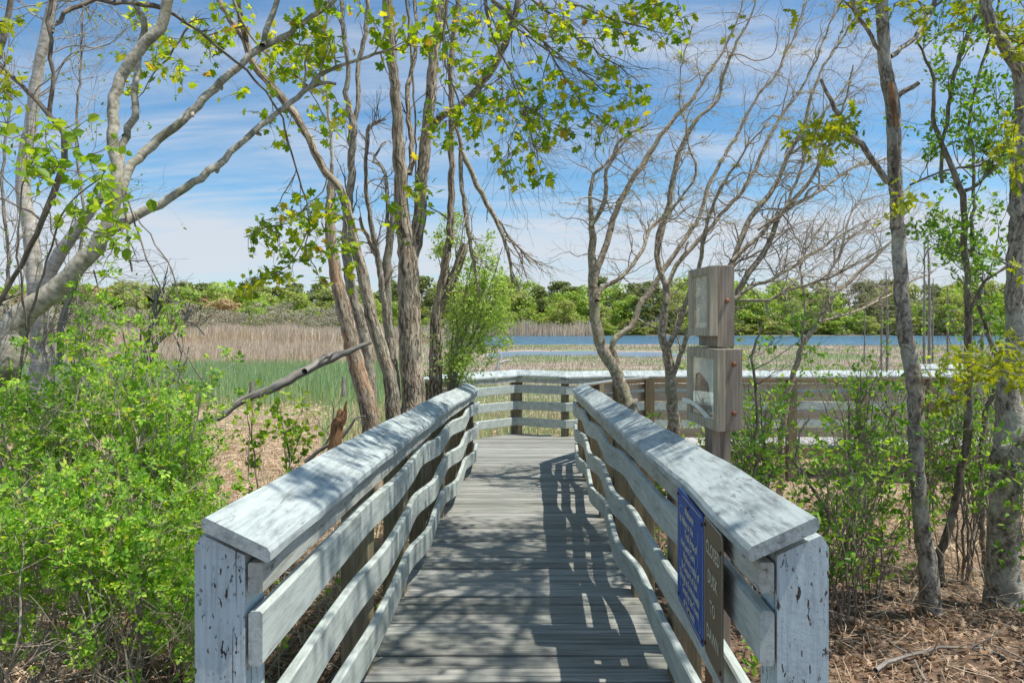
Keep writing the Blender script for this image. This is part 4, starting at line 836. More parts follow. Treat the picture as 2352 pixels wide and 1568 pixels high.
# lichened bare trees on the right
WIND = np.array([.55, .05, .28])
def rtree(label, limbs, Y, tw_n, lichen=0, sides=11):
    p0 = P(limbs[0][0][0], limbs[0][0][1], Y); g = float(G(p0[0], Y))
    t = thing('bare_tree', label, 'tree', (float(p0[0]), Y, g), 'bare lichened trees leaning right'); mb = MB(); tw = MB(); tips = []; li = []
    for k, s_ in enumerate(limbs):
        y1 = Y + (rng.uniform(-.7, 1.1) if k else .3)
        q = limb(mb, s_, (Y, y1), sides if k == 0 else 8, .09, .09, ground=g if k == 0 else None, rs=.92 if k == 0 else .78)
        sprout(tw, q, int(tw_n * .95) if k else tw_n // 3, (.3, .95), 2, WIND * rng.uniform(.2, 1) if k % 2 else np.array([rng.uniform(-.2, .5), .1, rng.uniform(0, .4)]), .27, tips, 3, .15 if k else .6, 1, 1.15, .011, .06)
        if len(q) > 20: li += [q[i, :3] for i in rng.integers(len(q) // 3, len(q), lichen // len(limbs) + 1)]
    mb.build('trunk', M['bark_lichen'], t, True); tw.build('twigs', M['twig'], t, True)
    if lichen:
        pts = li + [tips[i][0] for i in rng.integers(0, len(tips), lichen // 2)]
        pts = np.array([p_ for p_ in pts if p_[2] > 2.8]); n_ = 60
        q = np.repeat(pts, n_, 0) + rng.normal(0, .022, (len(pts) * n_, 3)) * np.array([1.5, .8, .6]); lf = MB()
        scatter(lf, q, rng.uniform(.01, .026, len(q)), NARROW, 0); lf.build('lichen', M['lichen'], t)
    return t
rtree('bare lichened tree nearest the ramp, its pale trunk crossing the walkway railing', [
    [(1450, 960, 24), (1440, 925, 22), (1411, 843, 20), (1385, 804, 19), (1372, 756, 18), (1366, 708, 16), (1361, 660, 15), (1361, 600, 13), (1361, 546, 11), (1357, 504, 8), (1356, 441, 6), (1364, 399, 5), (1391, 378, 4), (1408, 357, 4), (1450, 311, 2), (1480, 290, 1)],
    [(1357, 520, 6), (1370, 500, 7), (1387, 466, 8), (1393, 424, 7), (1391, 391, 6), (1410, 360, 5), (1418, 330, 5), (1450, 305, 3), (1500, 280, 2)],
    [(1364, 660, 13), (1372, 615, 13), (1395, 559, 11), (1408, 504, 11), (1433, 445, 10), (1462, 399, 10), (1483, 365, 10), (1517, 311, 8), (1555, 265, 7), (1593, 227, 6), (1622, 176, 5), (1660, 118, 4), (1689, 55, 3), (1710, -10, 2.5)],
    [(1425, 880, 14), (1420, 836, 13), (1407, 800, 11), (1413, 775, 11), (1449, 750, 11), (1468, 708, 10), (1490, 673, 10), (1510, 644, 9), (1529, 612, 9), (1560, 570, 8), (1580, 540, 8), (1605, 500, 7), (1626, 433, 7), (1640, 400, 7), (1664, 357, 6), (1689, 319, 6), (1710, 277, 5), (1744, 218, 4.5), (1782, 172, 4), (1811, 105, 3.5), (1832, 63, 3), (1849, 0, 2.5)],
    [(1372, 690, 9), (1379, 662, 9), (1417, 644, 8), (1443, 619, 7), (1465, 590, 7), (1483, 559, 6), (1492, 525, 6), (1521, 500, 5.5), (1540, 475, 4), (1580, 450, 2)]], 8.3, 24, 110)
rtree('bare lichened tree with many whip-like limbs just left of the notice post', [
    [(1546, 985, 19), (1542, 900, 17), (1539, 843, 16), (1523, 788, 13), (1526, 724, 12), (1532, 670, 11), (1523, 635, 9), (1509, 588, 9), (1517, 538, 9), (1534, 483, 9), (1542, 428, 8.5), (1555, 370, 8), (1576, 315, 7), (1597, 277, 6), (1626, 252, 5), (1651, 227, 5), (1660, 181, 4.5), (1685, 113, 4), (1719, 50, 3), (1735, 0, 2)],
    [(1535, 830, 10), (1532, 804, 10), (1555, 756, 10), (1567, 718, 9), (1585, 670, 9), (1600, 630, 8), (1609, 588, 8), (1618, 542, 7), (1626, 504, 6), (1650, 440, 5), (1690, 380, 4), (1720, 330, 3), (1760, 290, 2)],
    [(1530, 700, 8), (1534, 655, 8), (1545, 626, 8), (1567, 592, 8), (1622, 533, 7), (1668, 479, 7), (1706, 437, 6.5), (1740, 378, 6), (1769, 311, 5.5), (1794, 269, 5), (1824, 227, 4.5), (1853, 181, 4), (1882, 118, 3), (1912, 42, 2.5), (1930, 0, 2)],
    [(1523, 635, 6), (1505, 600, 5), (1515, 520, 5), (1560, 460, 4), (1600, 400, 4), (1580, 330, 3), (1575, 280, 3), (1560, 240, 2), (1565, 160, 2), (1590, 60, 2)],
    [(1540, 880, 8), (1570, 800, 8), (1590, 740, 8), (1620, 700, 7), (1660, 640, 5), (1700, 600, 4), (1760, 570, 3), (1820, 520, 2)]], 7.7, 26, 110)
rtree('bare lichened tree behind the notice post, fanning out to the right', [
    [(1648, 1010, 17), (1650, 900, 16), (1655, 800, 15), (1665, 740, 14), (1673, 702, 13), (1692, 683, 11), (1705, 648, 10), (1737, 603, 9), (1765, 563, 8.5), (1782, 512, 8), (1811, 470, 7), (1850, 430, 6), (1880, 380, 5), (1910, 320, 4), (1940, 240, 3), (1960, 150, 2)],
    [(1660, 760, 11), (1670, 650, 11), (1677, 613, 11), (1698, 563, 10.5), (1723, 500, 10), (1765, 449, 9), (1790, 407, 8), (1811, 353, 7), (1845, 294, 6), (1866, 210, 5), (1895, 147, 4), (1940, 80, 3), (1990, 0, 2)],
    [(1673, 702, 8), (1721, 660, 7), (1769, 644, 6), (1795, 625, 6), (1833, 606, 5), (1881, 574, 4), (1930, 540, 3), (1990, 510, 2)],
    [(1680, 600, 8), (1744, 542, 7), (1803, 483, 6.5), (1845, 462, 6), (1882, 441, 6), (1905, 422, 5), (1962, 384, 4), (2029, 365, 3), (2080, 340, 2)],
    [(1741, 528, 5), (1789, 494, 5), (1828, 420, 5), (1850, 350, 5), (1870, 300, 4), (1900, 250, 3), (1950, 190, 2), (2000, 110, 1.5)],
    [(1700, 690, 6), (1760, 690, 5), (1830, 660, 4), (1900, 640, 4), (1960, 610, 3), (2040, 560, 2)]], 6.9, 28, 60)
rtree('small bare tree behind the tall oak trunk, low and wide-branched', [
    [(1800, 960, 9), (1840, 800, 8), (1880, 740, 7), (1905, 690, 7), (1935, 660, 6), (1990, 610, 5), (2040, 560, 4), (2100, 500, 2)],
    [(1905, 700, 5), (1900, 640, 5), (1930, 580, 4), (1950, 500, 3), (1990, 430, 2), (2010, 350, 1.5)],
    [(1880, 740, 5), (1950, 720, 4.5), (2020, 690, 4), (2090, 650, 3), (2150, 620, 2)],
    [(1840, 800, 5), (1850, 700, 4), (1840, 620, 4), (1860, 560, 3), (1900, 500, 2)]], 8.8, 26, 0)

# RT1: tall slim oak on the right
T = tree('oak_tree', 'tall slim oak on the right with a dark scar and a stub', (2.95, 4.8)); mb = MB(); tw = MB(); tips = []
g = float(G(2.95, 4.8))
q0 = limb(mb, [(2139, 1405, 32), (2132, 1301, 27), (2119, 1221, 24), (2108, 1101, 23), (2104, 981, 23), (2103, 907, 24), (2089, 817, 24), (2074, 727, 22), (2067, 624, 21), (2063, 528, 20), (2058, 432, 19.5), (2053, 336, 20), (2051, 240, 21), (2039, 192, 20), (2030, 120, 18), (2028, 48, 18), (2026, 0, 18), (2022, -150, 17), (2030, -350, 14), (2010, -600, 10), (1990, -850, 5)], 4.8, 16, .05, .035, ground=g - .1, rs=.9, jit=.003)
T.location = (float(q0[0, 0]), 4.8, g)
ls = [limb(mb, s_, (4.8, e), 8, .06, .06) for s_, e in (([(2035, 140, 7), (2010, 100, 6), (1981, 48, 5), (1955, 0, 5), (1920, -90, 4), (1850, -250, 3)], 4.4), ([(2045, 130, 7), (2070, 112, 7), (2101, 86, 6.5), (2125, 50, 6), (2140, 19, 6), (2170, -80, 5), (2230, -260, 3)], 5.2), ([(2060, 225, 8), (2085, 205, 7), (2111, 190, 6)], 4.8), ([(2045, 420, 8), (2029, 403, 9), (1991, 350, 8.5), (1948, 293, 7.5), (1905, 230, 6.5), (1885, 182, 4)], 4.5))]
def limb3(mb, p, r0, r1):
    a = catmull([[*q, r0 + (r1 - r0) * i / (len(p) - 1)] for i, q in enumerate(p)], .12); a[1:-1, :3] += rng.normal(0, .02, (len(a) - 2, 3)); tube(mb, a[:, :3], a[:, 3], 7, True, .05); return a
up3 = [limb3(mb, p, .045, .008) for p in ([(2.6, 4.8, 4.6), (2.1, 4.3, 5.2), (1.5, 3.7, 5.5), (.7, 3.0, 5.6)], [(2.6, 4.8, 5.0), (2.2, 3.9, 5.7), (1.9, 2.9, 6.0), (1.5, 1.8, 6.2)], [(2.6, 4.8, 5.4), (2.9, 4.0, 6.2), (3.0, 3.1, 6.8), (2.6, 2.2, 7.3)],
    [(2.6, 4.8, 4.4), (1.9, 5.1, 4.9), (1.1, 5.3, 5.1), (.3, 5.0, 5.3)], [(2.6, 4.8, 5.9), (2.0, 5.3, 6.5), (1.6, 5.8, 6.9), (1.3, 6.4, 7.2)], [(2.6, 4.8, 6.3), (3.3, 5.3, 7.0), (4.0, 5.6, 7.4), (4.6, 6.0, 7.7)], [(2.6, 4.8, 6.6), (3.3, 4.0, 7.3), (3.9, 3.2, 7.7), (4.3, 2.4, 8.0)])]
up = [limb(mb, s_, (4.8, e), 7, .09, .05) for s_, e in (([(2024, -250, 9), (1900, -380, 7), (1750, -480, 5), (1600, -560, 3)], 4.6), ([(2022, -300, 9), (2150, -420, 7), (2300, -560, 4)], 4.4), ([(2024, -180, 8), (1950, -260, 6), (1800, -300, 4), (1620, -350, 2)], 5.6), ([(2010, -600, 7), (1900, -750, 5), (1760, -850, 3)], 5.2), ([(2010, -560, 7), (2100, -750, 5), (2180, -900, 3)], 3.6), ([(2026, -330, 8), (1960, -430, 6), (1850, -520, 4), (1700, -560, 2)], 3.4))]
mb.build('trunk', M['bark_oak'], T, True)
sprout(tw, ls[0], 5, (.3, .6), 1, UP, tips=tips); sprout(tw, ls[1], 8, (.3, .8), 1, UP, tips=tips)
hi = []
for q in up3: sprout(tw, q, 16, (.4, 1.1), 2, UP * .3, .2, hi, 3, .15, 1, 1, .014)
for q in up: sprout(tw, q, 9, (.5, 1.2), 1, UP * .3, .2, hi, 3, .2, 1, 1, .014)
tw.build('branches', M['twig_dark'], T, True)
lf = MB(); leaves_on(lf, tips, 2, .08, OAK, .05); leaves_on(lf, hi, 3, .08, OAK, .09)
t2 = MB(); leafclusters(t2, lf, [(1850, 310, 35, 15, 3), (1900, 300, 30, 22, 4), (1945, 290, 25, 20, 4), (1930, 270, 20, 15, 2), (1910, 335, 12, 8, 1), (2060, 445, 10, 12, 1), (2075, 470, 18, 25, 3), (2020, 10, 40, 12, 4), (1950, 10, 30, 12, 2), (2215, 15, 25, 12, 2), (2120, 30, 40, 15, 2)], 4.6, OAK, .085, hub=3, per=4, droop=.5)
t2.build('twigs', M['twig_dark'], T, True); lf.build('leaves', M['oakleaf'], T)
# bare bark scar
mb = MB(); q = catmull([P(2046, 190, 4.69), P(2052, 240, 4.70), P(2058, 290, 4.72)], .05); tube(mb, q, [.02] * len(q), 8, True, .15); mb.build('scar', M['rotten'], T, True, 'reddish strip of bare wood')
mb = MB(); q = catmull([P(2056, 305, 4.72), P(2060, 345, 4.71), P(2062, 400, 4.73), P(2063, 450, 4.735)], .05); tube(mb, q, .016, 8, True, .3); mb.build('scar', M['twig_dark'], T, True, 'black hollow below the bare strip')
# RT2: thick trunk at right edge
T = tree('old_tree', 'thick gnarled trunk at the right edge of the photo', (3.7, 5.0)); mb = MB(); tw = MB(); tips = []; g = float(G(3.7, 5.0))
q0 = limb(mb, [(2308, 1400, 54), (2303, 1301, 44), (2303, 1181, 42), (2318, 1061, 46), (2320, 981, 42), (2315, 890, 30), (2333, 800, 28), (2332, 672, 25), (2337, 528, 23), (2341, 384, 22), (2350, 250, 21), (2337, 163, 18), (2308, 110, 17), (2279, 72, 16), (2262, 0, 15), (2230, -150, 13), (2200, -400, 8)], 5.0, 18, .05, .07, ground=g - .1, jit=.005, rs=.95)
T.location = (float(q0[0, 0]), 5.0, g)
q1 = limb(mb, [(2352, 240, 14), (2380, 120, 12), (2420, -60, 9), (2440, -250, 6)], 5.0, 9)
for (x, y, k) in ((2296, 1040, .10), (2340, 1075, .09)):
    c = P(x, y, 4.93); pts = c + np.outer(np.linspace(-.03, .03, 3), nrm(rng.normal(0, 1, 3))); tube(mb, pts, [k * .6, k, k * .5], 9, True, .3)
mb.build('trunk', M['bark_oak'], T, True)
for q in (q0[-14:], q1): sprout(tw, q, 14, (.5, 1.2), 2, np.array([-.3, -.1, .2]), .2, tips, 3, .1, 1, 1, .014)
tw.build('branches', M['twig_dark'], T, True); lf = MB(); leaves_on(lf, tips, 3, .085, OAK, .08)
t2 = MB(); leafclusters(t2, lf, [(2325, 300, 30, 40, 5), (2340, 380, 20, 30, 3), (2260, 830, 50, 30, 8), (2310, 850, 40, 40, 8), (2190, 860, 40, 25, 5), (2330, 800, 25, 30, 4), (2180, 900, 30, 25, 3), (2340, 620, 20, 20, 2)], 4.4, OAK, .075, hub=3, per=5, droop=.6)
t2.build('twigs', M['twig_dark'], T, True); lf.build('leaves', M['oakleaf'], T)
# slender trees between
def slim(label, limbs, Y, tw_n, leaf, mat='bark_dark', leafmat='shrub', per=4, L=(.25, .7), size=.05, bias=UP):
    p0 = P(limbs[0][0][0], limbs[0][0][1], Y); g = float(G(p0[0], Y)); t = thing('slender_tree', label, 'tree', (float(p0[0]), Y, g)); mb = MB(); tw = MB(); tips = []
    for k, s_ in enumerate(limbs):
        q = limb(mb, s_, Y, 8, .07, .06, ground=g if k == 0 else None, rs=1); sprout(tw, q, tw_n, L, 2, bias, .2, tips, 3, .3 if k == 0 else .1, 1, 1, .007)
    mb.build('trunk', M[mat], t, True); tw.build('twigs', M['twig_dark'], t, True)
    lf = MB(); idx = rng.random(len(tips)) < leaf; leaves_on(lf, [q for q, b in zip(tips, idx) if b], per, size, OVAL, .035, .3); lf.build('leaves', M[leafmat], t); return t
slim('slender grey tree forking at head height between the tall oak and the thick right trunk', [[(2159, 1330, 11), (2160, 1269, 11), (2188, 1181, 11), (2212, 1061, 11), (2224, 981, 11), (2222, 907, 11), (2225, 799, 11), (2226, 720, 9), (2217, 576, 8), (2212, 480, 8), (2202, 422, 8), (2173, 355, 7), (2145, 288, 6), (2145, 216, 5), (2135, 158, 4), (2106, 96, 3)], [(2210, 440, 6), (2250, 420, 4), (2290, 350, 3), (2320, 290, 2), (2352, 200, 2)], [(2090, 425, 3), (2173, 389, 3), (2250, 379, 3), (2308, 336, 2.5), (2360, 290, 2)], [(2226, 720, 5), (2260, 650, 4), (2330, 600, 3), (2360, 560, 3)]], 5.5, 10, .75)
slim('dark crooked stem right of the slender grey tree, running up to the top edge', [[(2260, 1300, 7), (2255, 1000, 7), (2290, 850, 6), (2250, 700, 6), (2236, 560, 5), (2236, 360, 4), (2226, 269, 4), (2241, 202, 4), (2269, 106, 4), (2290, 30, 3), (2300, -60, 3)], [(2164, 420, 5), (2164, 346, 5), (2178, 264, 5.5), (2193, 168, 6), (2217, 96, 6), (2241, 38, 5), (2262, -20, 4)], [(2350, 640, 3), (2290, 590, 3), (2230, 580, 2.5), (2150, 560, 2), (2120, 600, 1.5)]], 5.9, 12, .8)
slim('thin dark stem tangled in the shrubs left of the tall oak', [[(1735, 1060, 4), (1740, 950, 4), (1735, 880, 4), (1728, 820, 4), (1738, 780, 3), (1750, 740, 2)], [(1880, 1380, 5), (1885, 1270, 5), (1900, 1180, 4.5), (1850, 1100, 4), (1830, 1020, 3), (1860, 960, 2)]], 5.2, 6, .5)

# right shrub thicket
def shrub(label, X_, Y_, h, spread, stems, leafn, size, mat='twig_dark', leafmat='shrub', T=OVAL, per=4, group=None, name='shrub', lev=2, L=(.25, .55), nsp=7, bias=UP, lean=(0, 0), low=0.0):
    g = float(G(X_, Y_)); t = thing(name, label, 'shrub', (X_, Y_, g), group); mb = MB(); tips = []
    for k in range(stems):
        a = rng.uniform(0, 6.28); e = rng.uniform(.25, 1) * spread
        top = np.array([X_ + math.cos(a) * e + lean[0], Y_ + math.sin(a) * e * .7 + lean[1], g + h * rng.uniform(.7, 1.03)])
        b = np.array([X_ + rng.normal(0, .06), Y_ + rng.normal(0, .06), g - .03])
        m_ = (b + top) / 2 + rng.normal(0, .06, 3) + np.array([-math.cos(a) * e * .15, 0, h * .08])
        r0 = rng.uniform(.005, .012) * (h / 1.6)
        q = catmull([[*b, r0], [*m_, r0 * .75], [*top, r0 * .3]], .09); q[1:-1, :3] += rng.normal(0, .01, (len(q) - 2, 3))
        tube(mb, q[:, :3], q[:, 3], 5); sprout(mb, q, nsp, L, lev - 1, bias, .22, tips, 3, .25, 1, 1.0, .0045, .06)
    mb.build('stems', M[mat], t, True)
    if leafn > 0:
        lf = MB(); idx = [rng.random() < leafn * min(1, max(.05, (q[0][2] - g) / h / low - .45) if low else 1) for q in tips]; leaves_on(lf, [q for q, b in zip(tips, idx) if b], per, size, T, .028, .5); lf.build('leaves', M[leafmat], t)
    return t
RS = [('leafy shrub against the walkway rail just right of the notice post', 2.35, 6.6, 1.85, .5), ('low leafy shrub at the foot of the notice post', 1.75, 5.4, 1.0, .4),
      ('leafy shrub in front of the walkway, midway from notice post to tall oak', 3.1, 6.2, 1.75, .55), ('thin-leaved shrub close behind the near railing end on the right', 2.2, 4.6, 1.2, .45),
      ('bushy shrub left of the foot of the tall oak', 2.65, 5.1, 1.05, .45), ('taller leafy shrub behind the tall oak trunk', 3.9, 6.6, 1.9, .6), ('leafy shrub to the right of the tall oak trunk', 3.75, 5.6, 1.6, .5),
      ('yellow-green shrub before the thick trunk at the right edge', 3.7, 4.6, 1.2, .4), ('shrub against the walkway left of the thick trunk', 5.0, 7.2, 2.2, .6), ('sparse shrub beyond the thick trunk at the right edge', 5.6, 6.6, 2.3, .6),
      ('bright leafy shrub at the bare tree by the end of the ramp railing', 1.62, 7.9, .95, .35), ('tangled shrub under the walkway rail between the bare trees', 2.7, 8.2, 1.5, .5), ('leafy shrub hard against the walkway at the far right', 6.2, 8.6, 2.1, .6), ('shrub growing at the walkway behind the slender grey tree', 4.2, 8.4, 2.0, .6)]
for k, (lb, a, b, h, s_) in enumerate(RS):
    shrub(lb, a, b, h, s_ * 1.15, 10, .29, .054, per=5, nsp=9, leafmat='shrub' if k % 4 else 'rose', group='shrubs between the ramp and the walkway')

# left: dense rose bushes
LB = [('dense green bush under the leaning tree trunk at the left edge', -2.95, 4.1, 1.55, .55), ('tallest of the dense green bushes at the left', -2.5, 4.2, 2.05, .45), ('bright green bush crowding the middle of the left thicket', -2.15, 4.1, 1.85, .45),
      ('green bush at the right shoulder of the left thicket', -2.08, 4.25, 1.5, .27), ('low green bush beside the near left post', -1.78, 3.8, .95, .28), ('nearest dark green bush at the left edge', -2.25, 3.1, 1.3, .42),
      ('green bush low in the left foreground', -1.85, 3.2, 1.15, .42), ('small bush in front of the left thicket, right of the nearest one', -1.6, 3.35, .8, .3), ('green bush filling the left edge at mid height', -3.3, 4.7, 1.7, .6), ('bush behind the tallest one in the left thicket', -2.6, 5.0, 1.75, .5)]
for k, (lb, a, b, h, s_) in enumerate(LB):
    shrub(lb, a, b, h, s_, 12 if h > 1 else 9, .66, .072, leafmat='rose', T=COMP, per=3, nsp=10, low=.6, L=(.2, .42), group='green bushes of the left thicket', name='rose_bush', mat='twig')
shrub('light green sapling standing alone in the straw left of the ramp', -1.62, 4.6, 1.55, .3, 6, .9, .045, leafmat='lime', T=ROUND, per=4, nsp=7, L=(.12, .3), name='young_shrub')
shrub('leafy sprig above the left thicket by the dead stumps', -2.75, 5.2, 2.45, .35, 6, .5, .04, leafmat='lime', T=ROUND, per=4, nsp=6, L=(.2, .4), name='young_shrub')
for k, (a, b, h, lb) in enumerate(((-1.15, 3.0, .35, 'low green seedling between the near left post and the next'), (-1.05, 4.2, .45, 'low leafy seedling under the left railing'), (-1.4, 2.7, .3, 'small green seedling in the leaf litter by the near left post'), (1.45, 3.9, .4, 'small plant under the notice post'), (1.2, 5.6, .6, 'green seedling behind the right railing'), (-1.7, 2.9, .3, 'tiny leafy plant in the bottom left leaf litter'))):
    shrub(lb, a, b, h, .22, 5, 1, .05, leafmat='rose', T=OVAL, per=3, nsp=3, L=(.06, .15), name='seedling', lev=1)

# ---------------------------------------------------------------- dead wood
snag('dead_stub', 'thin upright dead stub above the left bushes', [[(325, 830, 7), (340, 780, 6.5), (352, 735, 6), (358, 690, 5), (358, 668, 4)]], 5.4, 'deadwood', 'dead wood', 2)
snag('dead_stub', 'slanting dead branch with a forked tip above the left bushes', [[(325, 840, 6), (360, 790, 6), (395, 758, 5.5), (425, 730, 4), (438, 712, 2)], [(395, 758, 3), (430, 740, 2), (470, 770, 1.5)]], 5.5, 'deadwood', 'dead wood', 4)
snag('dead_stub', 'dark dead stem close behind the leaning trunk', [[(135, 840, 9), (140, 760, 9), (150, 710, 8), (170, 660, 6), (178, 640, 4)]], 5.3, 'deadwood', 'dead wood', 2)
for lb, pt in (('short straight dead stem dangling from the crotch of the leaning tree', [(281, 430, 3), (291, 520, 3), (298, 570, 3), (303, 624, 2.5)]),
               ('longest dangling dead stem, kinked, reaching down to the straw', [(290, 440, 2.5), (318, 540, 2.5), (350, 620, 2), (380, 690, 2), (392, 750, 2), (430, 820, 2), (470, 880, 1.8), (500, 930, 1.5)]),
               ('dangling dead stem curving right of the other two', [(310, 490, 2), (370, 580, 2), (395, 620, 1.8), (410, 690, 1.2)]),
               ('thin dead stem slanting down under the leaning trunk', [(215, 620, 2), (240, 700, 2), (300, 780, 1.5), (400, 850, 1.5), (520, 1010, 1)])):
    snag('dead_vine', lb, [pt], 4.9, 'twig_dark', 'dead stem', 3, L=(.1, .4))
snag('leaning_log', 'long grey dead log leaning against the clump from lower left', [[(290, 1018, 5), (406, 984, 7), (499, 960, 8), (557, 920, 10), (627, 891, 12), (680, 862, 13), (726, 838, 12), (800, 808, 9), (852, 786, 5)], [(700, 853, 9), (745, 822, 7), (780, 802, 1)]], (6.4, 7.3), 'deadwood', 'log', 0, rough=.10)
snag('rotten_stump', 'broken bright orange rotten stump left of the ramp', [[(768, 1040, 17), (774, 990, 16), (781, 965, 14), (784, 958, 12)], [(776, 975, 9), (779, 950, 7), (781, 938, 3)], [(788, 975, 8), (794, 945, 6), (797, 920, 2)], [(782, 970, 8), (787, 955, 7), (789, 944, 4)]], 7.0, 'rotten', 'stump', 0, rough=.3)
snag('dead_branch', 'pale dead branches beside the orange stump', [[(700, 1060, 6), (745, 1030, 5), (790, 1000, 5), (815, 965, 3), (840, 955, 2)], [(742, 1032, 4), (760, 1000, 3), (765, 960, 2), (762, 920, 1.5)]], 7.2, 'deadwood', 'dead branch', 3)
snag('dead_branch', 'white bleached dead snag standing in the marsh beyond the platform', [[(1132, 880, 5), (1138, 854, 5), (1146, 835, 4.5), (1151, 812, 3)], [(1146, 834, 3), (1160, 829, 2.5), (1172, 827, 2)]], 13.5, 'bleached', 'dead wood', 0)
snag('dead_branch', 'curved grey dead branch at the right edge of the left thicket', [[(398, 1085, 3), (430, 1070, 5), (450, 1050, 5), (465, 1020, 4)]], 5.0, 'deadwood', 'dead branch', 2)
snag('dead_branch', 'short curved dead twig poking out of the left thicket at its top right', [[(285, 930, 3), (320, 935, 4), (345, 920, 2)]], 4.6, 'deadwood', 'dead branch', 1)
for k, (x, y, h, lb) in enumerate(((580, 905, 30, 'weathered post stump in the cattails, leftmost'), (645, 895, 22, 'weathered post stump in the cattails, middle of three'), (787, 905, 40, 'weathered post stump in the cattails nearest the clump'), (628, 945, 12, 'short grey stump in the straw before the cattails'))):
    snag('old_stump', lb, [[(x, y + 5, 7), (x, y - h / 2, 6), (x + 1, y - h, 5)]], 15, 'deadwood', 'stump', 0, rough=.3)
for k, (pts, lb) in enumerate((([(2.0, 3.75), (2.25, 3.95), (2.5, 4.0), (2.75, 3.95)], 'curved fallen branch at the foot of the tall oak'), ([(1.95, 3.3), (2.15, 3.55), (2.3, 3.9)], 'pale forked fallen stick right of the near right post'), ([(2.55, 3.2), (2.75, 3.35), (2.78, 3.6), (2.74, 4.1)], 'knotty fallen stick in the lower right leaf litter'), ([(-1.05, 2.5), (-.95, 2.75), (-.85, 3.1), (-.75, 3.2)], 'bent twig lying under the left railing'), ([(-2.0, 2.6), (-1.7, 2.65), (-1.45, 3.0)], 'grey stick in the leaf litter at the bottom left'), ([(3.2, 4.2), (3.6, 4.0), (4.1, 4.1)], 'long grey stick before the thick right trunk'))):
    q = np.array([[a, b, float(G(a, b)) + .02 + rng.uniform(0, .03), .011] for a, b in pts]); q = catmull(q, .07); q[:, :3] += rng.normal(0, .004, (len(q), 3))
    t = thing('fallen_branch', lb, 'fallen branch', tuple(q[0, :3])); mb = MB(); tube(mb, q[:, :3], np.linspace(.014, .006, len(q)), 7, True, .15); sprout(mb, q, 3, (.1, .3), 0, UP * 0, tips=[]); mb.build('stick', M['deadwood'], t, True)
# standing dead poles in the marsh on the right
for k, (x, y0, y1, r_, lb) in enumerate(((2024, 870, 640, 3, 'leftmost of the grey dead poles in the marsh behind the oak'), (2037, 865, 620, 4, 'second dead pole from the left, close beside the first'), (2122, 870, 560, 4, 'tall pair of dead poles right of the oak, left one'), (2134, 860, 540, 4.5, 'tall pair of dead poles right of the oak, right one'), (2142, 830, 640, 2.5, 'thin dead pole right of the tall pair'), (2176, 850, 660, 3, 'lone dead pole between the tall pair and the slender tree'), (2255, 860, 600, 4.5, 'dead pole seen right of the slender tree'), (1985, 840, 660, 2, 'thin broken pole left of the oak trunk'))):
    snag('dead_pole', lb, [[(x, y0, r_), (x + 1, (y0 + y1) / 2, r_ * .8), (x + rng.uniform(-3, 3), y1, r_ * .35)]], 36 + 3 * (k % 3), 'deadwood', 'dead tree', 14, bias=UP * .2, L=(.5, 1.6), lev=1, group='dead standing poles in the marsh', twmat='twig', rough=.05)

# ---------------------------------------------------------------- ground cover
n = 15000
def pick(n, y0, y1, f):
    out = []
    while len(out) < n:
        y = rng.uniform(y0, y1, n); x = rng.uniform(-1, 1, n) * (1.0 + .8 * y); ok = f(x, y); out += list(zip(x[ok], y[ok]))
    a = np.array(out[:n]); return a
offdeck = lambda x, y, m=.12: ((x < lx(y) - m) | (x > rx(y) + m) | (y > 9.5)) & ~((y > 9.5) & (y < 12.5) & (x > -1.4))
a = pick(15000, 2.2, 7.2, lambda x, y: offdeck(x, y, -.3) & (rng.random(len(x)) < np.clip((7.4 - y) / 2.5, .1, 1)))
mb = MB(); scatter(mb, np.column_stack([a, G(a[:, 0], a[:, 1]) + rng.uniform(.002, .035, len(a))]), rng.uniform(.025, .068, len(a)), OAK, 1.0)
tag(mb.build('leaf_litter', M['litter']), 'brown fallen oak leaves covering the ground on both sides of the near ramp', 'leaf litter', kind='stuff')
mb = MB(); a = pick(34000, 3.2, 24, lambda x, y: offdeck(x, y) & (rng.random(len(x)) < np.clip((y - np.where(x > 0, 5.0, 3.2)) / 2, 0, 1) * np.clip(9 / y, .3, 1)))
stalks(mb, np.column_stack([a, G(a[:, 0], a[:, 1]) + rng.uniform(.005, .07, len(a))]), rng.uniform(.15, .6, len(a)), rng.uniform(.004, .009, len(a)) * np.clip(a[:, 1] / 7, .8, 2.4))
a = pick(1500, 3.4, 5.6, lambda x, y: (x > 1.6)); stalks(mb, np.column_stack([a, G(a[:, 0], a[:, 1]) + .02]), rng.uniform(.06, .22, len(a)), rng.uniform(.002, .004, len(a)))
a = pick(7000, 5, 22, lambda x, y: offdeck(x, y)); blades(mb, np.column_stack([a, G(a[:, 0], a[:, 1])]), rng.uniform(.1, .5, len(a)), rng.uniform(.004, .009, len(a)) * np.clip(a[:, 1] / 8, .8, 2), .35)
tag(mb.build('straw', M['straw']), 'pinkish tan mat of dead reed straw over the wet ground', 'straw', kind='stuff')
# fine dead twigs tangle under the bushes
mb = MB()
for k in range(420):
    left = rng.random() < .6; x_, y_ = (rng.uniform(-3.0, -1.0), rng.uniform(2.7, 4.6)) if left else (rng.uniform(1.3, 5.0), rng.uniform(4.2, 7.5))
    grow(mb, np.array([x_, y_, float(G(x_, y_)) + rng.uniform(0, .2)]), nrm(rng.normal(0, 1, 3) * (1, 1, .4) + (0, 0, .15)), rng.uniform(.3, .8), rng.uniform(.002, .005), 1, UP * 0, .12, [], 2, .09)
tag(mb.build('brushwood', M['twig'], smooth=True), 'tangle of thin dead twigs lying under the bushes', 'brushwood', kind='stuff')
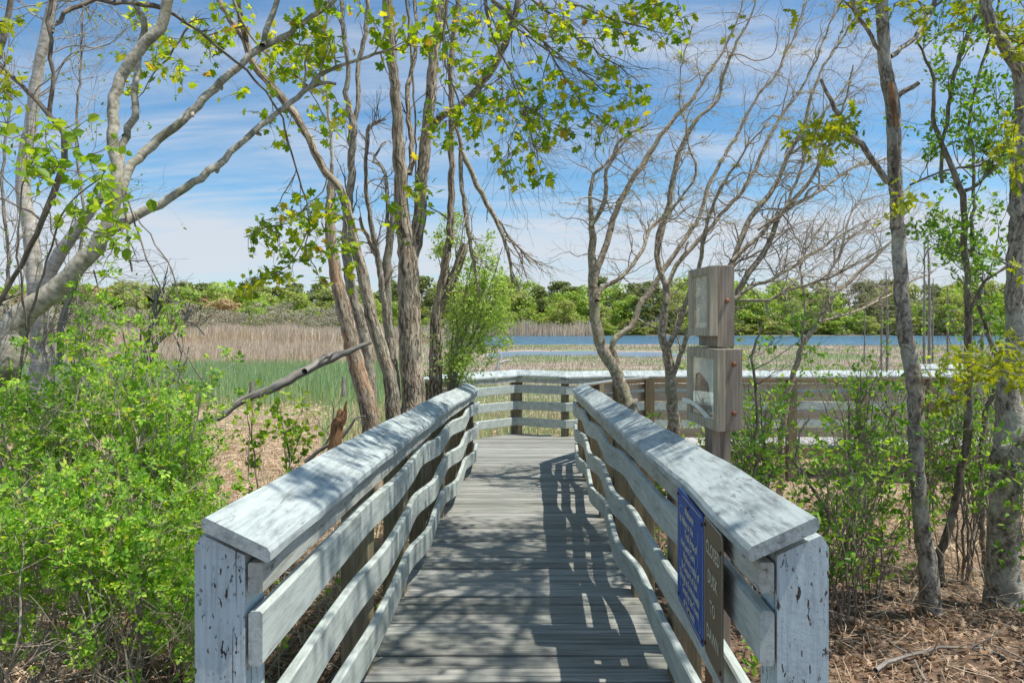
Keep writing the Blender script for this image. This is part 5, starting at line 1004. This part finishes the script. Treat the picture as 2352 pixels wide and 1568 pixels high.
# cattails
mb = MB(); a = pick(30000, 21, 35, lambda x, y: (x < -.15 * y) & (rng.random(len(x)) < np.clip((y - 20.5) / 5, 0, 1)))
blades(mb, np.column_stack([a, G(a[:, 0], a[:, 1])]), rng.uniform(.6, 1.0, len(a)), rng.uniform(.02, .04, len(a)), .10)
tag(mb.build('cattails', M['reed_green']), 'band of fresh green cattails across the marsh at the left', 'cattails', kind='stuff')
mb = MB(); a = pick(5200, 12.6, 22, lambda x, y: (x > -.28 * y)); blades(mb, np.column_stack([a, G(a[:, 0], a[:, 1])]), rng.uniform(.3, .85, len(a)), rng.uniform(.012, .022, len(a)), .16)
a = pick(1400, 6, 20, lambda x, y: offdeck(x, y) & (x < 0)); blades(mb, np.column_stack([a, G(a[:, 0], a[:, 1])]), rng.uniform(.15, .5, len(a)), rng.uniform(.006, .012, len(a)), .2)
tag(mb.build('sedge', M['reed_green']), 'green shoots growing up through the straw around the platform', 'sedge', kind='stuff')
# tan reeds
mb = MB(); a = pick(26000, 35, 62, lambda x, y: (x < -.17 * y)); pv = lambda a, f: 1 + .16 * np.sin(a[:, 0] * f + 1) * np.sin(a[:, 1] * f * .7) + .1 * np.sin(a[:, 0] * f * 2.7 + a[:, 1] * .3)
blades(mb, np.column_stack([a, G(a[:, 0], a[:, 1])]), rng.uniform(.8, 1.4, len(a)) * pv(a, .5), rng.uniform(.03, .06, len(a)), .12)
a = pick(24000, 90, 122, lambda x, y: (x < -.05 * y)); blades(mb, np.column_stack([a, G(a[:, 0], a[:, 1])]), rng.uniform(1.6, 2.5, len(a)) * pv(a, .25), rng.uniform(.07, .14, len(a)), .10)
a = pick(2200, 158, 168, lambda x, y: (x > -20) & (x < 21)); blades(mb, np.column_stack([a, np.full(len(a), -1.0)]), rng.uniform(1.8, 3.6, len(a)) * pv(a, .35), rng.uniform(.12, .25, len(a)), .09)
tag(mb.build('reeds', M['reed_tan']), 'wide field of dry tan reeds on the left of the marsh', 'reeds', kind='stuff')
mb = MB(); a = pick(85000, 14, 86, lambda x, y: (x > -.2 * y) & (G(x, y) > -1.06) & (rng.random(len(x)) < np.clip(24 / y, .35, 1)) & ~((y < 14.5) & (x > 8)))
blades(mb, np.column_stack([a, G(a[:, 0], a[:, 1])]), rng.uniform(.08, .26, len(a)), rng.uniform(.006, .015, len(a)) * np.clip(a[:, 1] / 16, 1, 6), .3)
tag(mb.build('marsh_grass', M['grass_mix']), 'low green and pinkish marsh grass around the pond', 'marsh grass', kind='stuff')

# ---------------------------------------------------------------- far trees
def proto(kind, seed):
    """unit-height crown and trunk meshes"""
    global rng; keep = rng; rng = np.random.default_rng(seed); cr = MB(); tr = MB()
    if kind == 'pine': nb, lo, wd, per, sz = 30, .32, .26, 60, .040
    elif kind == 'round': nb, lo, wd, per, sz = 34, .06, .33, 60, .042
    elif kind == 'shrub': nb, lo, wd, per, sz = 30, .1, .55, 50, .05
    else: nb, lo, wd, per, sz = 32, .12, .40, 60, .042
    for k in range(nb):
        t_ = rng.uniform(0, 1); z_ = lo + (1 - lo - .07) * t_
        if kind == 'pine': rr = wd * (1 - t_ ** 2.2) ** .7 * (.55 + .45 * min(1, t_ * 3))
        else: rr = wd * math.sqrt(max(0, 1 - (2 * t_ - .85) ** 2 / 1.4))
        a_ = rng.uniform(0, 6.28); d_ = rr * math.sqrt(rng.uniform(.1, 1)); c = np.array([math.cos(a_) * d_, math.sin(a_) * d_, z_])
        rad = np.array([1, 1, .5 if kind == 'pine' else .75]) * rng.uniform(.07, .13) * (1.3 if kind != 'pine' else 1.1)
        u = nrm(rng.normal(0, 1, (per, 3))); u[:, 2] = np.abs(u[:, 2]) * np.where(rng.random(per) < .75, 1, -1)
        pos = c + u * rad * rng.uniform(.75, 1.1, (per, 1))
        x_ = nrm(np.cross(u, rng.normal(0, 1, (per, 3)))); nz = nrm(u + rng.normal(0, .35, (per, 3))); x_ = nrm(x_ - nz * (x_ * nz).sum(1, keepdims=True)); y_ = np.cross(nz, x_)
        s_ = rng.uniform(.6, 1.3, per) * sz * (1 if kind != 'shrub' else 1); asp = .35 if kind == 'shrub' else .8
        v, f = CLUMP; V = pos[:, None] + s_[:, None, None] * (v[None, :, 0, None] * x_[:, None] + asp * v[None, :, 1, None] * y_[:, None] + v[None, :, 2, None] * nz[:, None])
        cr.add(V.reshape(-1, 3), (f[None] + (np.arange(per) * 4)[:, None, None]).reshape(-1, 4))
    tube(tr, [(0, 0, -.05), (0.01, 0, .35), (0, .01, .8)], [.022, .016, .006], 6)
    for k in range(7 if kind != 'shrub' else 12):
        z_ = rng.uniform(.02 if kind == 'shrub' else .25, .75); a_ = rng.uniform(0, 6.28); e = np.array([math.cos(a_), math.sin(a_), .6]) * rng.uniform(.1, .3)
        tube(tr, [(0, 0, z_), (e[0] * .5, e[1] * .5, z_ + e[2] * .4), (e[0], e[1], z_ + e[2])], [.008, .006, .003], 4)
    rng = keep; return cr, tr
def mesh_of(mbs, name, mat):
    o = mbs.build(name, mat); me = o.data; bpy.data.objects.remove(o); return me
PR = {}
for kind, mats, n_ in (('pine', ['pine'], 3), ('round', ['fgreen', 'folive'], 3), ('broad', ['folive', 'fgreen', 'fred'], 2), ('shrub', ['fgrey'], 3)):
    for k in range(n_):
        cr, tr = proto(kind, 100 + k * 7 + len(kind))
        for mt in mats: PR[(kind, mt, k)] = (mesh_of(cr, 'crown', M[mt]), mesh_of(tr, 'trunk', M['bark_grey']))
KN = {('pine', 'pine'): ('pine_tree', 'dark pine', 'pines'), ('round', 'fgreen'): ('broadleaf_tree', 'bright green round-crowned tree', 'bright green trees'), ('round', 'folive'): ('broadleaf_tree', 'olive green round-crowned tree', 'olive trees'),
      ('broad', 'folive'): ('broadleaf_tree', 'broad olive-crowned tree', 'broad olive trees'), ('broad', 'fgreen'): ('broadleaf_tree', 'broad fresh green tree', 'broad green trees'), ('broad', 'fred'): ('budding_tree', 'reddish budding tree', 'reddish trees'), ('shrub', 'fgrey'): ('bare_shrub', 'grey leafless shrub', 'grey shrubs')}
def place(kind, mt, x, y, h, wx, where):
    k = int(rng.integers(0, 2 if kind == 'broad' else 3)); cr, tr = PR[(kind, mt, k)]; nm, lb, gr = KN[(kind, mt)]
    t = thing(nm, f'{lb} {where}', 'shrub' if kind == 'shrub' else 'tree', (x, y, float(G(x, y)) if y > 172 or x < -20 else -1.0), f'{gr} {where}')
    t.rotation_euler = (0, 0, rng.uniform(0, 6.28)); t.scale = (h * wx, h * wx, h)
    for nm2, me in (('crown', cr), ('trunk', tr)): o = bpy.data.objects.new(nm2, me); C.objects.link(o); o.parent = t
    return t
W1, W2, W3 = 'in the wood across the water', 'on the rise beyond the reeds at the left', 'in the thicket behind the tan reeds'
for (y0, n_, hh, x0, x1) in ((173, 40, (6.5, 12.0), -38, 145), (184, 42, (10, 14.5), -42, 150), (198, 36, (11, 16), -46, 158)):
    for k in range(n_):
        x = x0 + (x1 - x0) * (k + rng.uniform(.1, .9)) / n_; u = rng.random(); right = x > 85
        if y0 == 173: kd = ('round', 'fgreen') if u < .34 else (('round', 'folive') if u < .6 else ('pine', 'pine'))
        else: kd = ('pine', 'pine') if u < (.35 if right else .68) else (('broad', 'folive') if u < .85 else ('broad', 'fgreen'))
        place(*kd, x, y0 + rng.uniform(-4, 4), rng.uniform(*hh) * (.92 if right else 1) - (1.2 if kd[1] == 'pine' and y0 == 173 else 0), rng.uniform(.95, 1.35), W1)
for k in range(46):
    x = -34 + 175 * (k + rng.uniform(.1, .9)) / 46
    place('round', 'folive' if rng.random() < .7 else 'fgreen', x, 170.5 + rng.uniform(-.5, 1), rng.uniform(2.5, 5), rng.uniform(1.7, 2.6), 'low on the far bank at the water')
for (y0, n_, hh, x0, x1) in ((150, 30, (7, 10.0), -116, -28), (168, 30, (10, 12.5), -128, -34), (186, 26, (12.0, 14.0), -140, -40)):
    for k in range(n_):
        x = x0 + (x1 - x0) * (k + rng.uniform(.1, .9)) / n_; u = rng.random()
        kd = ('pine', 'pine') if u < .45 else (('round', 'folive') if u < .72 else (('round', 'fgreen') if u < .94 else ('broad', 'fred')))
        place(*kd, x, y0 + rng.uniform(-5, 5), rng.uniform(*hh), rng.uniform(1.1, 1.5), W2)
for (y0, n_, hh, x0, x1) in ((124, 24, (4.0, 6.0), -96, -27), (134, 24, (5.5, 7.5), -104, -30)):
    for k in range(n_):
        x = x0 + (x1 - x0) * (k + rng.uniform(.1, .9)) / n_
        place(*(('shrub', 'fgrey') if rng.random() < .85 else ('round', 'fgreen')), x, y0 + rng.uniform(-4, 4), rng.uniform(*hh), rng.uniform(1.0, 1.4), W3)
